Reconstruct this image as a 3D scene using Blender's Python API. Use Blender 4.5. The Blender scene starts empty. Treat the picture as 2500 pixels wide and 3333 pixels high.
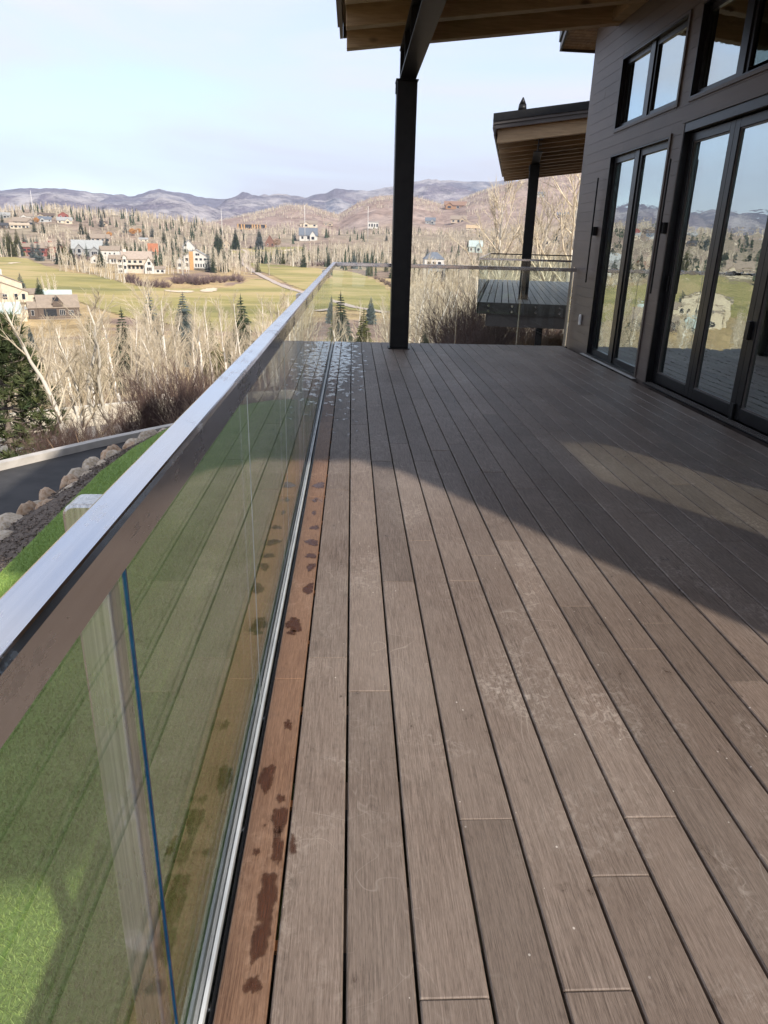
import bpy, math, random
import numpy as np
from mathutils import Vector, Matrix, noise as mnoise

random.seed(7); np.random.seed(7)
SC = bpy.context.scene
COL = SC.collection
R = math.radians

# ---------------------------------------------------------------- camera
W0, H0, FPX = 2500.0, 3333.0, 2304.135
PITCH, ROLL, YAW, EYE = 0.36277713, 0.02651985, 0.05103711, 1.38
_cy, _sy = math.cos(YAW), math.sin(YAW)
_f0 = np.array([_sy, _cy, 0.0]); _r0 = np.array([_cy, -_sy, 0.0]); _u0 = np.array([0, 0, 1.0])
_f = _f0*math.cos(PITCH) - _u0*math.sin(PITCH)
_u = _u0*math.cos(PITCH) + _f0*math.sin(PITCH)
_r2 = _r0*math.cos(ROLL) + _u*math.sin(ROLL)
_u2 = _u*math.cos(ROLL) - _r0*math.sin(ROLL)
cam_d = bpy.data.cameras.new('camera'); cam = bpy.data.objects.new('camera', cam_d); COL.objects.link(cam)
cam.matrix_world = Matrix(((_r2[0], _u2[0], -_f[0], 0), (_r2[1], _u2[1], -_f[1], 0), (_r2[2], _u2[2], -_f[2], EYE), (0, 0, 0, 1)))
cam_d.sensor_fit = 'HORIZONTAL'; cam_d.sensor_width = 36.0; cam_d.lens = FPX/W0*36.0
cam_d.clip_start = 0.05; cam_d.clip_end = 60000
SC.camera = cam

# ---------------------------------------------------------------- sky, sun, exposure
SUN_EL, SUN_AZ = R(35.5), math.atan2(0.53, -0.85)      # azimuth from +Y towards +X, to the sun
world = bpy.data.worlds.new('World'); SC.world = world; world.use_nodes = True
wn, wl = world.node_tree.nodes, world.node_tree.links
wn.clear()
wo = wn.new('ShaderNodeOutputWorld')
sky = wn.new('ShaderNodeTexSky'); sky.sky_type = 'NISHITA'; sky.sun_disc = False
sky.sun_elevation = SUN_EL; sky.sun_rotation = SUN_AZ; sky.altitude = 2000; sky.air_density = 1.0; sky.dust_density = 1.2; sky.ozone_density = 1.0
bgs = wn.new('ShaderNodeBackground'); bgs.inputs['Strength'].default_value = 0.14
wl.new(sky.outputs[0], bgs.inputs['Color'])
# thin high cloud: a pale veil that lets the blue through in places
tc = wn.new('ShaderNodeTexCoord'); mp = wn.new('ShaderNodeMapping'); mp.inputs['Scale'].default_value = (0.9, 1.5, 5.5); mp.inputs['Rotation'].default_value = (0, R(8), R(25))
wl.new(tc.outputs['Generated'], mp.inputs['Vector'])
nz = wn.new('ShaderNodeTexNoise'); nz.inputs['Scale'].default_value = 1.7; nz.inputs['Detail'].default_value = 7; nz.inputs['Roughness'].default_value = 0.5; nz.inputs['Distortion'].default_value = 0.6
wl.new(mp.outputs[0], nz.inputs['Vector'])
rp = wn.new('ShaderNodeValToRGB'); rp.color_ramp.elements[0].position = 0.34; rp.color_ramp.elements[0].color = (.26, .26, .26, 1)
rp.color_ramp.elements[1].position = 0.60; rp.color_ramp.elements[1].color = (.97, .97, .97, 1)
wl.new(nz.outputs[0], rp.inputs[0])
bgc = wn.new('ShaderNodeBackground'); bgc.inputs['Color'].default_value = (0.89, 0.915, 1.0, 1); bgc.inputs['Strength'].default_value = 0.575
ms = wn.new('ShaderNodeMixShader'); wl.new(rp.outputs[0], ms.inputs[0]); wl.new(bgs.outputs[0], ms.inputs[1]); wl.new(bgc.outputs[0], ms.inputs[2])
wl.new(ms.outputs[0], wo.inputs['Surface'])
TO_SUN = Vector((math.sin(SUN_AZ)*math.cos(SUN_EL), math.cos(SUN_AZ)*math.cos(SUN_EL), math.sin(SUN_EL)))
sun_d = bpy.data.lights.new('sun', 'SUN'); sun_d.energy = 3.3; sun_d.angle = R(0.9); sun_d.color = (1.0, 0.93, 0.83)
sun = bpy.data.objects.new('sun', sun_d); COL.objects.link(sun)
sun.rotation_euler = TO_SUN.to_track_quat('Z', 'Y').to_euler()
SC.view_settings.view_transform = 'Standard'; SC.view_settings.look = 'None'; SC.view_settings.gamma = 1.0
SC.view_settings.use_curve_mapping = False; SC.view_settings.exposure = 1.0
cy = SC.cycles
cy.max_bounces = 7; cy.diffuse_bounces = 4; cy.glossy_bounces = 4; cy.transmission_bounces = 4; cy.transparent_max_bounces = 24
cy.caustics_reflective = False; cy.caustics_refractive = False; cy.use_denoising = True; cy.volume_bounces = 0
cy.sample_clamp_indirect = 6.0

# ---------------------------------------------------------------- helpers
def new_obj(name, mesh, mat=None, parent=None):
    o = bpy.data.objects.new(name, mesh); COL.objects.link(o)
    if mat is not None and mesh is not None and len(mesh.materials) == 0: mesh.materials.append(mat)
    if parent is not None: o.parent = parent
    return o
def tag(o, label=None, cat=None, group=None, kind=None):
    if label: o['label'] = label
    if cat: o['category'] = cat
    if group: o['group'] = group
    if kind: o['kind'] = kind
    return o
def empty(name, loc=(0, 0, 0), rz=0.0, label=None, cat=None, group=None, kind=None):
    o = bpy.data.objects.new(name, None); COL.objects.link(o); o.empty_display_size = 0.2
    o.location = loc; o.rotation_euler = (0, 0, rz)
    return tag(o, label, cat, group, kind)
def copy_tree(o, parent=None):
    c = o.copy(); COL.objects.link(c)
    if parent is not None: c.parent = parent
    for ch in list(o.children): copy_tree(ch, c)
    return c
def np_mesh(name, V, F, smooth=False, mats=None, mat_idx=None):
    """V (n,3) array, F (m,k) int array, all faces k-gons"""
    V = np.asarray(V, dtype=np.float32); F = np.asarray(F, dtype=np.int32)
    me = bpy.data.meshes.new(name); n, m, k = len(V), len(F), F.shape[1]
    me.vertices.add(n); me.vertices.foreach_set('co', V.ravel())
    me.loops.add(m*k); me.loops.foreach_set('vertex_index', F.ravel())
    me.polygons.add(m); me.polygons.foreach_set('loop_start', np.arange(0, m*k, k, dtype=np.int32))
    try: me.polygons.foreach_set('loop_total', np.full(m, k, dtype=np.int32))
    except Exception: pass
    if mats:
        for a in mats: me.materials.append(a)
        if mat_idx is not None: me.polygons.foreach_set('material_index', np.asarray(mat_idx, dtype=np.int32))
    me.update(calc_edges=True); me.validate()
    if smooth: me.polygons.foreach_set('use_smooth', np.ones(len(me.polygons), dtype=bool))
    return me
class MB:
    def __init__(s): s.v = []; s.f = []; s.m = []
    def face(s, pts, mi=0):
        b = len(s.v); s.v += [tuple(p) for p in pts]; s.f.append(tuple(range(b, b+len(pts)))); s.m.append(mi)
    def box(s, x0, x1, y0, y1, z0, z1, mi=0):
        s.hexa([(x0, y0, z0), (x1, y0, z0), (x1, y1, z0), (x0, y1, z0), (x0, y0, z1), (x1, y0, z1), (x1, y1, z1), (x0, y1, z1)], mi)
        return s
    def hexa(s, p, mi=0):
        b = len(s.v); s.v += [tuple(q) for q in p]
        for q in ((0, 3, 2, 1), (4, 5, 6, 7), (0, 1, 5, 4), (1, 2, 6, 5), (2, 3, 7, 6), (3, 0, 4, 7)):
            s.f.append(tuple(b+i for i in q)); s.m.append(mi)
        return s
    def prism(s, poly, z0, z1, mi=0):
        n = len(poly); b = len(s.v)
        s.v += [(p[0], p[1], z0) for p in poly] + [(p[0], p[1], z1) for p in poly]
        s.f.append(tuple(b+i for i in range(n-1, -1, -1))); s.f.append(tuple(b+n+i for i in range(n)))
        s.m += [mi, mi]
        for i in range(n):
            j = (i+1) % n; s.f.append((b+i, b+j, b+n+j, b+n+i)); s.m.append(mi)
        return s
    def extrude_y(s, prof, y0, y1, mi=0):      # prof: list of (x,z)
        n = len(prof); b = len(s.v)
        s.v += [(p[0], y0, p[1]) for p in prof] + [(p[0], y1, p[1]) for p in prof]
        s.f.append(tuple(b+i for i in range(n))); s.f.append(tuple(b+n+i for i in range(n-1, -1, -1))); s.m += [mi, mi]
        for i in range(n):
            j = (i+1) % n; s.f.append((b+j, b+i, b+n+i, b+n+j)); s.m.append(mi)
        return s
    def tube(s, p0, p1, r0, r1=None, n=8, mi=0, caps=True):
        r1 = r0 if r1 is None else r1
        p0 = Vector(p0); p1 = Vector(p1); d = (p1-p0).normalized()
        a = d.orthogonal().normalized(); c = d.cross(a); b = len(s.v)
        for P, r in ((p0, r0), (p1, r1)):
            for i in range(n):
                t = 2*math.pi*i/n; q = P + a*(r*math.cos(t)) + c*(r*math.sin(t)); s.v.append(tuple(q))
        for i in range(n):
            j = (i+1) % n; s.f.append((b+i, b+j, b+n+j, b+n+i)); s.m.append(mi)
        if caps:
            s.f.append(tuple(b+i for i in range(n-1, -1, -1))); s.f.append(tuple(b+n+i for i in range(n))); s.m += [mi, mi]
        return s
    def xf(s, M):
        s.v = [tuple(M @ Vector(p)) for p in s.v]; return s
    def build(s, name, mat, parent=None, smooth=False):
        me = bpy.data.meshes.new(name); me.from_pydata(s.v, [], s.f); 
        for a in (mat if isinstance(mat, (list, tuple)) else [mat]): me.materials.append(a)
        if isinstance(mat, (list, tuple)): me.polygons.foreach_set('material_index', s.m)
        if smooth: me.polygons.foreach_set('use_smooth', [True]*len(me.polygons))
        me.update()
        return new_obj(name, me, None, parent)
def bevel(o, w=0.004, seg=1):
    m = o.modifiers.new('bevel', 'BEVEL'); m.width = w; m.segments = seg; m.limit_method = 'ANGLE'; m.angle_limit = R(40); return o

# value noise for numpy
_perm = np.random.RandomState(3).rand(256, 256).astype(np.float64)
def vnoise(x, y):
    xi = np.floor(x).astype(int); yi = np.floor(y).astype(int); fx = x-xi; fy = y-yi
    fx = fx*fx*(3-2*fx); fy = fy*fy*(3-2*fy)
    a = _perm[xi & 255, yi & 255]; b = _perm[(xi+1) & 255, yi & 255]; c = _perm[xi & 255, (yi+1) & 255]; d = _perm[(xi+1) & 255, (yi+1) & 255]
    return (a*(1-fx)+b*fx)*(1-fy) + (c*(1-fx)+d*fx)*fy
def fbm(x, y, o=4, g=0.5):
    s = 0; a = 1; t = 0
    for i in range(o): s = s + a*(vnoise(x*2**i+17.3*i, y*2**i+5.1*i)-0.5); t += a; a *= g
    return s/t*2

# ---------------------------------------------------------------- materials
class NT:
    def __init__(s, name):
        s.mat = bpy.data.materials.new(name); s.mat.use_nodes = True; s.n = s.mat.node_tree.nodes; s.l = s.mat.node_tree.links
        s.p = s.n['Principled BSDF']; s.out = s.n['Material Output']; s._tc = None
    def new(s, t, **kw):
        a = s.n.new(t)
        for k, v in kw.items(): setattr(a, k, v)
        return a
    def link(s, a, b): s.l.new(a, b)
    def coord(s, kind='Object', scale=(1, 1, 1), rot=(0, 0, 0)):
        if kind == 'World': src = s.new('ShaderNodeNewGeometry').outputs['Position']
        else: src = s.new('ShaderNodeTexCoord').outputs[kind]
        m = s.new('ShaderNodeMapping'); m.inputs['Scale'].default_value = scale; m.inputs['Rotation'].default_value = rot
        s.link(src, m.inputs['Vector']); return m.outputs[0]
    def noise(s, vec, scale, detail=4, rough=0.55, dist=0.0):
        a = s.new('ShaderNodeTexNoise'); a.inputs['Scale'].default_value = scale; a.inputs['Detail'].default_value = detail
        a.inputs['Roughness'].default_value = rough; a.inputs['Distortion'].default_value = dist; s.link(vec, a.inputs['Vector']); return a.outputs[0]
    def ramp(s, fac, stops):
        a = s.new('ShaderNodeValToRGB'); e = a.color_ramp.elements
        while len(e) < len(stops): e.new(0.5)
        for i, (p, c) in enumerate(stops):
            e[i].position = p; e[i].color = (c, c, c, 1) if not hasattr(c, '__len__') else (c[0], c[1], c[2], 1)
        s.link(fac, a.inputs[0]); return a.outputs[0]
    def mix(s, fac, a, b, mode='MIX'):
        m = s.new('ShaderNodeMix', data_type='RGBA', blend_type=mode)
        for sock, v in ((m.inputs[0], fac), (m.inputs[6], a), (m.inputs[7], b)):
            if hasattr(v, 'is_linked'): s.link(v, sock)
            elif hasattr(v, '__len__'): sock.default_value = (v[0], v[1], v[2], 1)
            else: sock.default_value = v
        return m.outputs[2]
    def math(s, op, a, b=None):
        m = s.new('ShaderNodeMath', operation=op)
        for sock, v in ((m.inputs[0], a), (m.inputs[1], b)):
            if v is None: continue
            if hasattr(v, 'is_linked'): s.link(v, sock)
            else: sock.default_value = v
        return m.outputs[0]
    def bump(s, h, strength=0.3, dist=0.01):
        b = s.new('ShaderNodeBump'); b.inputs['Strength'].default_value = strength; b.inputs['Distance'].default_value = dist
        s.link(h, b.inputs['Height']); s.link(b.outputs[0], s.p.inputs['Normal']); return b.outputs[0]
    def base(s, c):
        if hasattr(c, 'is_linked'): s.link(c, s.p.inputs['Base Color'])
        else: s.p.inputs['Base Color'].default_value = (c[0], c[1], c[2], 1)
    def rough(s, v):
        if hasattr(v, 'is_linked'): s.link(v, s.p.inputs['Roughness'])
        else: s.p.inputs['Roughness'].default_value = v
def nmat(name, ca, cb, scale=5, rough=0.7, metal=0.0, stretch=(1, 1, 1), bump=0.0, bdist=0.005, kind='Object', rand=0.0, lo=0.35, hi=0.65, detail=5):
    t = NT(name); v = t.coord(kind, stretch); n = t.noise(v, scale, detail)
    c = t.mix(t.ramp(n, [(lo, 0.0), (hi, 1.0)]), ca, cb)
    if rand:
        oi = t.new('ShaderNodeObjectInfo'); r = t.math('MULTIPLY_ADD', oi.outputs['Random'], rand); t.n[-1].inputs[2].default_value = 1-rand/2
        hs = t.new('ShaderNodeHueSaturation'); t.link(r, hs.inputs['Value']); t.link(c, hs.inputs['Color']); c = hs.outputs[0]
    t.base(c); t.rough(rough); t.p.inputs['Metallic'].default_value = metal
    if bump: t.bump(n, bump, bdist)
    return t.mat

def deck_mat(name, ca, cb, dust, wet=True):
    t = NT(name)
    oi = t.new('ShaderNodeObjectInfo')
    pos = t.new('ShaderNodeNewGeometry').outputs['Position']
    off = t.new('ShaderNodeVectorMath', operation='SCALE'); t.link(oi.outputs['Random'], off.inputs['Scale']); off.inputs[0].default_value = (37.0, 91.0, 13.0)
    add = t.new('ShaderNodeVectorMath', operation='ADD'); t.link(pos, add.inputs[0]); t.link(off.outputs[0], add.inputs[1])
    def vec(sc, src=add.outputs[0]):
        m = t.new('ShaderNodeMapping'); m.inputs['Scale'].default_value = sc; t.link(src, m.inputs['Vector']); return m.outputs[0]
    grain = t.noise(vec((330, 9, 60)), 1.0, 5, 0.72)
    fine = t.noise(vec((900, 40, 100)), 1.0, 2, 0.6)
    band = t.noise(vec((14, 0.8, 10)), 1.0, 3, 0.5)
    c = t.mix(t.ramp(grain, [(0.36, 0.0), (0.62, 1.0)]), ca, cb)
    c = t.mix(t.ramp(band, [(0.35, 0.0), (0.7, 0.55)]), c, tuple(0.5*(a+b)*1.18 for a, b in zip(ca, cb)))
    c = t.mix(t.ramp(fine, [(0.3, 0.6), (0.52, 0.0)]), c, tuple(a*0.4 for a in ca))
    # dusty scuffs and light scratches
    sc1 = t.noise(vec((2.2, 1.6, 2), pos), 1.0, 5, 0.65, 0.8)
    sc2 = t.noise(vec((34, 26, 20), pos), 1.0, 5, 0.7, 1.5)
    scuff = t.math('MULTIPLY', t.ramp(sc1, [(0.5, 0.0), (0.68, 1.0)]), t.ramp(sc2, [(0.47, 0.0), (0.66, 0.85)]))
    c = t.mix(scuff, c, dust)
    film = t.noise(vec((0.9, 0.7, 1), pos), 1.0, 4, 0.6)
    c = t.mix(t.ramp(film, [(0.4, 0.0), (0.75, 0.32)]), c, dust)
    vor = t.new('ShaderNodeTexVoronoi', feature='F1'); t.link(vec((21, 17, 1), pos), vor.inputs['Vector']); vor.inputs['Scale'].default_value = 1.0; vor.inputs['Randomness'].default_value = 1.0
    spk = t.math('MULTIPLY', t.math('LESS_THAN', vor.outputs['Distance'], 0.055), t.ramp(t.noise(vec((3, 3, 3), pos), 1.0, 2), [(0.5, 0.0), (0.56, 1.0)]))
    c = t.mix(t.math('MULTIPLY', spk, 0.7), c, (0.62, 0.56, 0.5))
    for (sa, sb, ph) in ((3.1, 4.3, 0.3), (6.0, 2.4, 1.1)):      # thin scratches
        m = t.new('ShaderNodeMapping'); m.inputs['Scale'].default_value = (sa, sb, 1); m.inputs['Rotation'].default_value = (0, 0, ph); t.link(pos, m.inputs['Vector'])
        sn = t.math('ABSOLUTE', t.math('SUBTRACT', t.noise(m.outputs[0], 1.0, 2, 0.5, 0.4), 0.5))
        c = t.mix(t.math('MULTIPLY', t.ramp(sn, [(0.0, 0.5), (0.0016, 0.0)]), t.ramp(t.noise(vec((1.9, 1.3, 2), pos), 1.0, 4, 0.6), [(0.5, 0.0), (0.6, 1.0)])), c, dust)
    v = t.math('MULTIPLY_ADD', oi.outputs['Random'], 0.34); t.n[-1].inputs[2].default_value = 0.83
    hs = t.new('ShaderNodeHueSaturation'); t.link(v, hs.inputs['Value']); t.link(c, hs.inputs['Color'])
    c = hs.outputs[0]
    rgh = t.ramp(grain, [(0.3, 0.62), (0.7, 0.46)])
    if wet:      # melt water left on the boards by the glass, far end
        sx = t.new('ShaderNodeSeparateXYZ'); t.link(pos, sx.inputs[0])
        near = t.new('ShaderNodeMapRange'); t.link(sx.outputs['X'], near.inputs['Value']); near.inputs['From Min'].default_value = 0.32; near.inputs['From Max'].default_value = -0.15
        far = t.new('ShaderNodeMapRange'); t.link(sx.outputs['Y'], far.inputs['Value']); far.inputs['From Min'].default_value = 4.6; far.inputs['From Max'].default_value = 9.0
        amt = t.math('MULTIPLY', near.outputs[0], far.outputs[0])
        wn_ = t.noise(vec((13, 8, 5), pos), 1.0, 8, 0.70, 0.4)
        wet_m = t.ramp(t.math('ADD', wn_, t.math('MULTIPLY', amt, 0.23)), [(0.64, 0.0), (0.70, 1.0)])
        damp = t.ramp(t.math('ADD', wn_, t.math('MULTIPLY', amt, 0.40)), [(0.60, 0.0), (0.72, 0.6)]); c = t.mix(damp, c, tuple(0.55*a for a in ca))
        rg = t.new('ShaderNodeMix', data_type='FLOAT'); t.link(wet_m, rg.inputs[0]); t.link(rgh, rg.inputs[2]); rg.inputs[3].default_value = 0.08; rgh = rg.outputs[0]
    t.base(c); t.rough(rgh); t.bump(t.math('ADD', grain, t.math('MULTIPLY', fine, 0.6)), 0.3, 0.0012)
    t.p.inputs['Specular IOR Level'].default_value = 0.42
    return t.mat

MAT = {}
MAT['board'] = deck_mat('weathered_deck_wood', (0.078, 0.053, 0.039), (0.234, 0.179, 0.146), (0.37, 0.315, 0.27))
MAT['board_edge'] = deck_mat('unweathered_deck_wood', (0.105, 0.052, 0.03), (0.25, 0.145, 0.09), (0.33, 0.22, 0.155))
def wet_mat():
    t = NT('wet_wood'); a = t.new('ShaderNodeAttribute', attribute_name='wet'); n = t.noise(t.coord('World', (170, 60, 1)), 1.0, 4, 0.7); g = t.noise(t.coord('World', (420, 16, 1)), 1.0, 4, 0.6)
    h = t.math('ADD', a.outputs['Fac'], t.math('MULTIPLY_ADD', n, 0.012)); t.n[-1].inputs[2].default_value = 0.0
    for q in t.n:
        if q.type == 'MATH' and q.operation == 'MULTIPLY_ADD': q.inputs[2].default_value = -0.0062
    t.base(t.ramp(g, [(0.3, (0.035, 0.014, 0.008)), (0.7, (0.11, 0.045, 0.024))])); t.rough(0.2)
    tr = t.new('ShaderNodeBsdfTransparent'); mx = t.new('ShaderNodeMixShader')
    t.link(t.ramp(t.math('MULTIPLY', h, 40.0), [(0.0, 0.0), (0.16, 0.6), (0.5, 0.93)]), mx.inputs[0]); t.link(tr.outputs[0], mx.inputs[1]); t.link(t.p.outputs[0], mx.inputs[2]); t.link(mx.outputs[0], t.out.inputs['Surface']); return t.mat
MAT['wet'] = wet_mat()
MAT['black'] = nmat('black_steel', (0.007, 0.007, 0.008), (0.012, 0.012, 0.012), 9, 0.42, 0.0, bump=0.04)
MAT['black_frame'] = nmat('black_anodised_frame', (0.006, 0.006, 0.007), (0.010, 0.010, 0.011), 14, 0.32)
MAT['black_frame'].node_tree.nodes['Principled BSDF'].inputs['Specular IOR Level'].default_value = 0.3
MAT['black'].node_tree.nodes['Principled BSDF'].inputs['Specular IOR Level'].default_value = 0.25
MAT['joist'] = nmat('dark_joist', (0.02, 0.018, 0.016), (0.035, 0.03, 0.026), 6, 0.8)
MAT['siding'] = nmat('brown_painted_siding', (0.078, 0.058, 0.049), (0.112, 0.085, 0.073), 3.5, 0.5, stretch=(1, 0.25, 1.3), bump=0.10, bdist=0.003, rand=0.10, kind='World')
MAT['trim'] = nmat('brown_trim', (0.07, 0.054, 0.047), (0.085, 0.066, 0.058), 5, 0.5)
MAT['fascia'] = nmat('grey_brown_fascia', (0.075, 0.064, 0.058), (0.098, 0.085, 0.077), 4, 0.5, stretch=(.3, 1, 1))
MAT['white_plastic'] = nmat('white_plastic', (0.7, 0.7, 0.68), (0.78, 0.78, 0.76), 10, 0.4)
MAT['strip'] = nmat('pale_flashing', (0.5, 0.49, 0.47), (0.62, 0.6, 0.58), 12, 0.5)
def wood_mat(name, ca, cb, axis, knots=True):
    t = NT(name); oi = t.new('ShaderNodeObjectInfo'); src = t.new('ShaderNodeTexCoord').outputs['Object']
    off = t.new('ShaderNodeVectorMath', operation='SCALE'); t.link(oi.outputs['Random'], off.inputs['Scale']); off.inputs[0].default_value = (17, 23, 31)
    add = t.new('ShaderNodeVectorMath', operation='ADD'); t.link(src, add.inputs[0]); t.link(off.outputs[0], add.inputs[1])
    sc = [11.0, 11.0, 11.0]; sc[axis] = 0.9
    m = t.new('ShaderNodeMapping'); m.inputs['Scale'].default_value = sc; t.link(add.outputs[0], m.inputs['Vector'])
    n1 = t.noise(m.outputs[0], 1.0, 5, 0.6, 1.6); n2 = t.noise(m.outputs[0], 6.0, 3, 0.6, 0.3)
    c = t.mix(t.ramp(n1, [(0.3, 0.0), (0.7, 1.0)]), ca, cb)
    c = t.mix(t.ramp(n2, [(0.3, 0.35), (0.55, 0.0)]), c, tuple(a*0.55 for a in ca))
    m2 = t.new('ShaderNodeMapping'); s2 = [2.6]*3; s2[axis] = 1.3; m2.inputs['Scale'].default_value = s2; t.link(add.outputs[0], m2.inputs['Vector'])
    vo = t.new('ShaderNodeTexVoronoi'); vo.inputs['Scale'].default_value = 1.0; t.link(m2.outputs[0], vo.inputs['Vector'])
    c = t.mix(t.ramp(vo.outputs['Distance'], [(0.05, 0.8), (0.11, 0.0)]), c, tuple(a*0.3 for a in ca))
    v = t.math('MULTIPLY_ADD', oi.outputs['Random'], 0.3); t.n[-1].inputs[2].default_value = 0.85
    hs = t.new('ShaderNodeHueSaturation'); t.link(v, hs.inputs['Value']); t.link(c, hs.inputs['Color'])
    t.base(hs.outputs[0]); t.rough(0.6); t.bump(n1, 0.12, 0.003); return t.mat
MAT['rafter'] = wood_mat('fir_rafter_wood', (0.31, 0.205, 0.105), (0.47, 0.33, 0.19), 0)
MAT['soffit'] = wood_mat('soffit_plank_wood', (0.27, 0.16, 0.08), (0.45, 0.29, 0.16), 1)
def steel_mat(name, col, rough, streak):
    t = NT(name); n = t.noise(t.coord('World', streak), 1.0, 4, 0.6); n2 = t.noise(t.coord('World', (7, 5, 7)), 1.0, 5, 0.65, 0.5)
    t.base(t.mix(t.ramp(n, [(0.38, 0.0), (0.62, 1.0)]), tuple(c*(0.93 if 'rail' in name else 0.78) for c in col), tuple(min(1, c*(1.0 if 'rail' in name else 1.15)) for c in col))); t.p.inputs['Metallic'].default_value = 1.0
    t.rough(t.ramp(t.math('ADD', t.math('MULTIPLY', n, 0.3), t.math('MULTIPLY', n2, 0.7)), [(0.42, rough*0.75), (0.56, rough*1.2), (0.585, rough*2.0)])); t.bump(n2, 0.03, 0.001); return t.mat
MAT['rail'] = steel_mat('brushed_stainless_rail', (0.66, 0.65, 0.66), 0.16, (120, 1.2, 120))
MAT['post_steel'] = steel_mat('brushed_stainless_post', (0.66, 0.635, 0.60), 0.36, (190, 190, 0.7)); MAT['post_steel'].node_tree.nodes['Principled BSDF'].inputs['Metallic'].default_value = 0.75
MAT['bright'] = steel_mat('polished_fitting', (0.86, 0.86, 0.86), 0.14, (60, 60, 60))
MAT['channel'] = nmat('pale_channel', (0.60, 0.62, 0.62), (0.80, 0.81, 0.80), 18, 0.35, 0.0, stretch=(3, .4, 1))
MAT['film'] = nmat('blue_glass_edge', (0.006, 0.075, 0.19), (0.01, 0.12, 0.26), 20, 0.2)
MAT['glass_edge'] = nmat('pale_glass_edge', (0.5, 0.56, 0.54), (0.68, 0.72, 0.7), 20, 0.2)
def glass_mat(name, tint, ior, boost=0.0, wave=0.0):
    t = NT(name); t.n.remove(t.p)
    tr = t.new('ShaderNodeBsdfTransparent'); tr.inputs[0].default_value = (*tint, 1)
    gl = t.new('ShaderNodeBsdfGlossy'); gl.inputs['Roughness'].default_value = 0.0; gl.inputs['Color'].default_value = (0.88, 0.95, 0.95, 1) if boost else (1, 1, 1, 1)
    fr = t.new('ShaderNodeFresnel'); bf = t.new('ShaderNodeNewGeometry').outputs['Backfacing']
    t.link(t.math('MULTIPLY_ADD', bf, 1/ior-ior), fr.inputs['IOR']); t.n[-1].inputs[2].default_value = ior      # thin sheet: same reflectance from both faces
    fac = fr.outputs[0]
    if boost:
        fac = t.math('MULTIPLY_ADD', fac, 1-boost); t.n[-1].inputs[2].default_value = boost
    if wave:
        n = t.noise(t.coord('World', (1, 1.6, 7.0)), 1.7, 3, 0.5)
        b = t.new('ShaderNodeBump'); b.inputs['Strength'].default_value = 1.0; b.inputs['Distance'].default_value = wave; t.link(n, b.inputs['Height']); t.link(b.outputs[0], gl.inputs['Normal'])
    mx = t.new('ShaderNodeMixShader'); t.link(fac, mx.inputs[0]); t.link(tr.outputs[0], mx.inputs[1]); t.link(gl.outputs[0], mx.inputs[2])
    t.link(mx.outputs[0], t.out.inputs['Surface']); return t.mat
MAT['rail_glass'] = glass_mat('clear_rail_glass', (0.962, 0.982, 0.972), 1.5)
MAT['tinted_glass'] = glass_mat('tinted_window_glass', (0.80, 0.82, 0.80), 1.5)
MAT['window_glass'] = glass_mat('coated_window_glass', (0.42, 0.47, 0.45), 1.5, boost=0.52, wave=0.0005)
MAT['interior'] = nmat('interior_wall', (0.10, 0.09, 0.08), (0.13, 0.12, 0.11), 2, 0.8)
MAT['interior_floor'] = nmat('interior_floor', (0.06, 0.05, 0.045), (0.09, 0.075, 0.065), 4, 0.5)
MAT['curtain'] = nmat('pale_blind', (0.5, 0.5, 0.46), (0.6, 0.6, 0.56), 4, 0.8)
MAT['asphalt'] = nmat('fresh_asphalt', (0.028, 0.027, 0.028), (0.045, 0.043, 0.043), 3.0, 0.85, kind='World', bump=0.2, bdist=0.01)
MAT['old_asphalt'] = nmat('old_grey_asphalt', (0.17, 0.155, 0.14), (0.23, 0.21, 0.19), 1.2, 0.9, kind='World')
MAT['concrete'] = nmat('concrete_kerb', (0.42, 0.385, 0.34), (0.54, 0.50, 0.45), 4, 0.85, kind='World', bump=0.1)
MAT['barrier'] = nmat('cream_concrete_barrier', (0.50, 0.44, 0.34), (0.62, 0.56, 0.45), 1.3, 0.85, kind='World', stretch=(1, 1, 3))
MAT['mulch'] = nmat('bark_mulch', (0.045, 0.034, 0.026), (0.21, 0.16, 0.125), 34, 0.95, kind='World', bump=1.0, bdist=0.02)
MAT['rock'] = nmat('granite_boulder', (0.40, 0.31, 0.21), (0.62, 0.53, 0.42), 5.5, 0.85, bump=0.5, bdist=0.03, rand=0.25)
MAT['rock_warm'] = nmat('orange_sandstone_boulder', (0.36, 0.22, 0.12), (0.56, 0.42, 0.30), 4.5, 0.85, bump=0.5, bdist=0.03, rand=0.2)
MAT['turf_base'] = nmat('turf_backing', (0.13, 0.225, 0.04), (0.23, 0.34, 0.08), 60, 0.9, kind='World', bump=0.8, bdist=0.01)
MAT['turf'] = nmat('green_turf_blade', (0.21, 0.315, 0.06), (0.39, 0.50, 0.14), 2.5, 0.6, kind='World')
MAT['sand'] = nmat('bunker_sand', (0.60, 0.48, 0.33), (0.70, 0.58, 0.42), 0.4, 0.9, kind='World')
MAT['path'] = nmat('cart_path_concrete', (0.42, 0.34, 0.28), (0.50, 0.41, 0.34), 0.3, 0.9, kind='World')
def fair_mat():
    t = NT('winter_fairway_grass'); n = t.noise(t.coord('World', (0.012, 0.03, 0.02)), 1.0, 6, 0.6); n2 = t.noise(t.coord('World', (.25, .25, .25)), 1.0, 4, 0.6)
    c = t.ramp(n, [(0.36, (0.17, 0.16, 0.038)), (0.5, (0.30, 0.255, 0.07)), (0.62, (0.44, 0.33, 0.14))])
    c = t.mix(t.ramp(n2, [(0.35, 0.0), (0.7, 0.35)]), c, (0.36, 0.29, 0.12)); t.base(c); t.rough(0.95); return t.mat
MAT['fairway'] = fair_mat()
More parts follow.
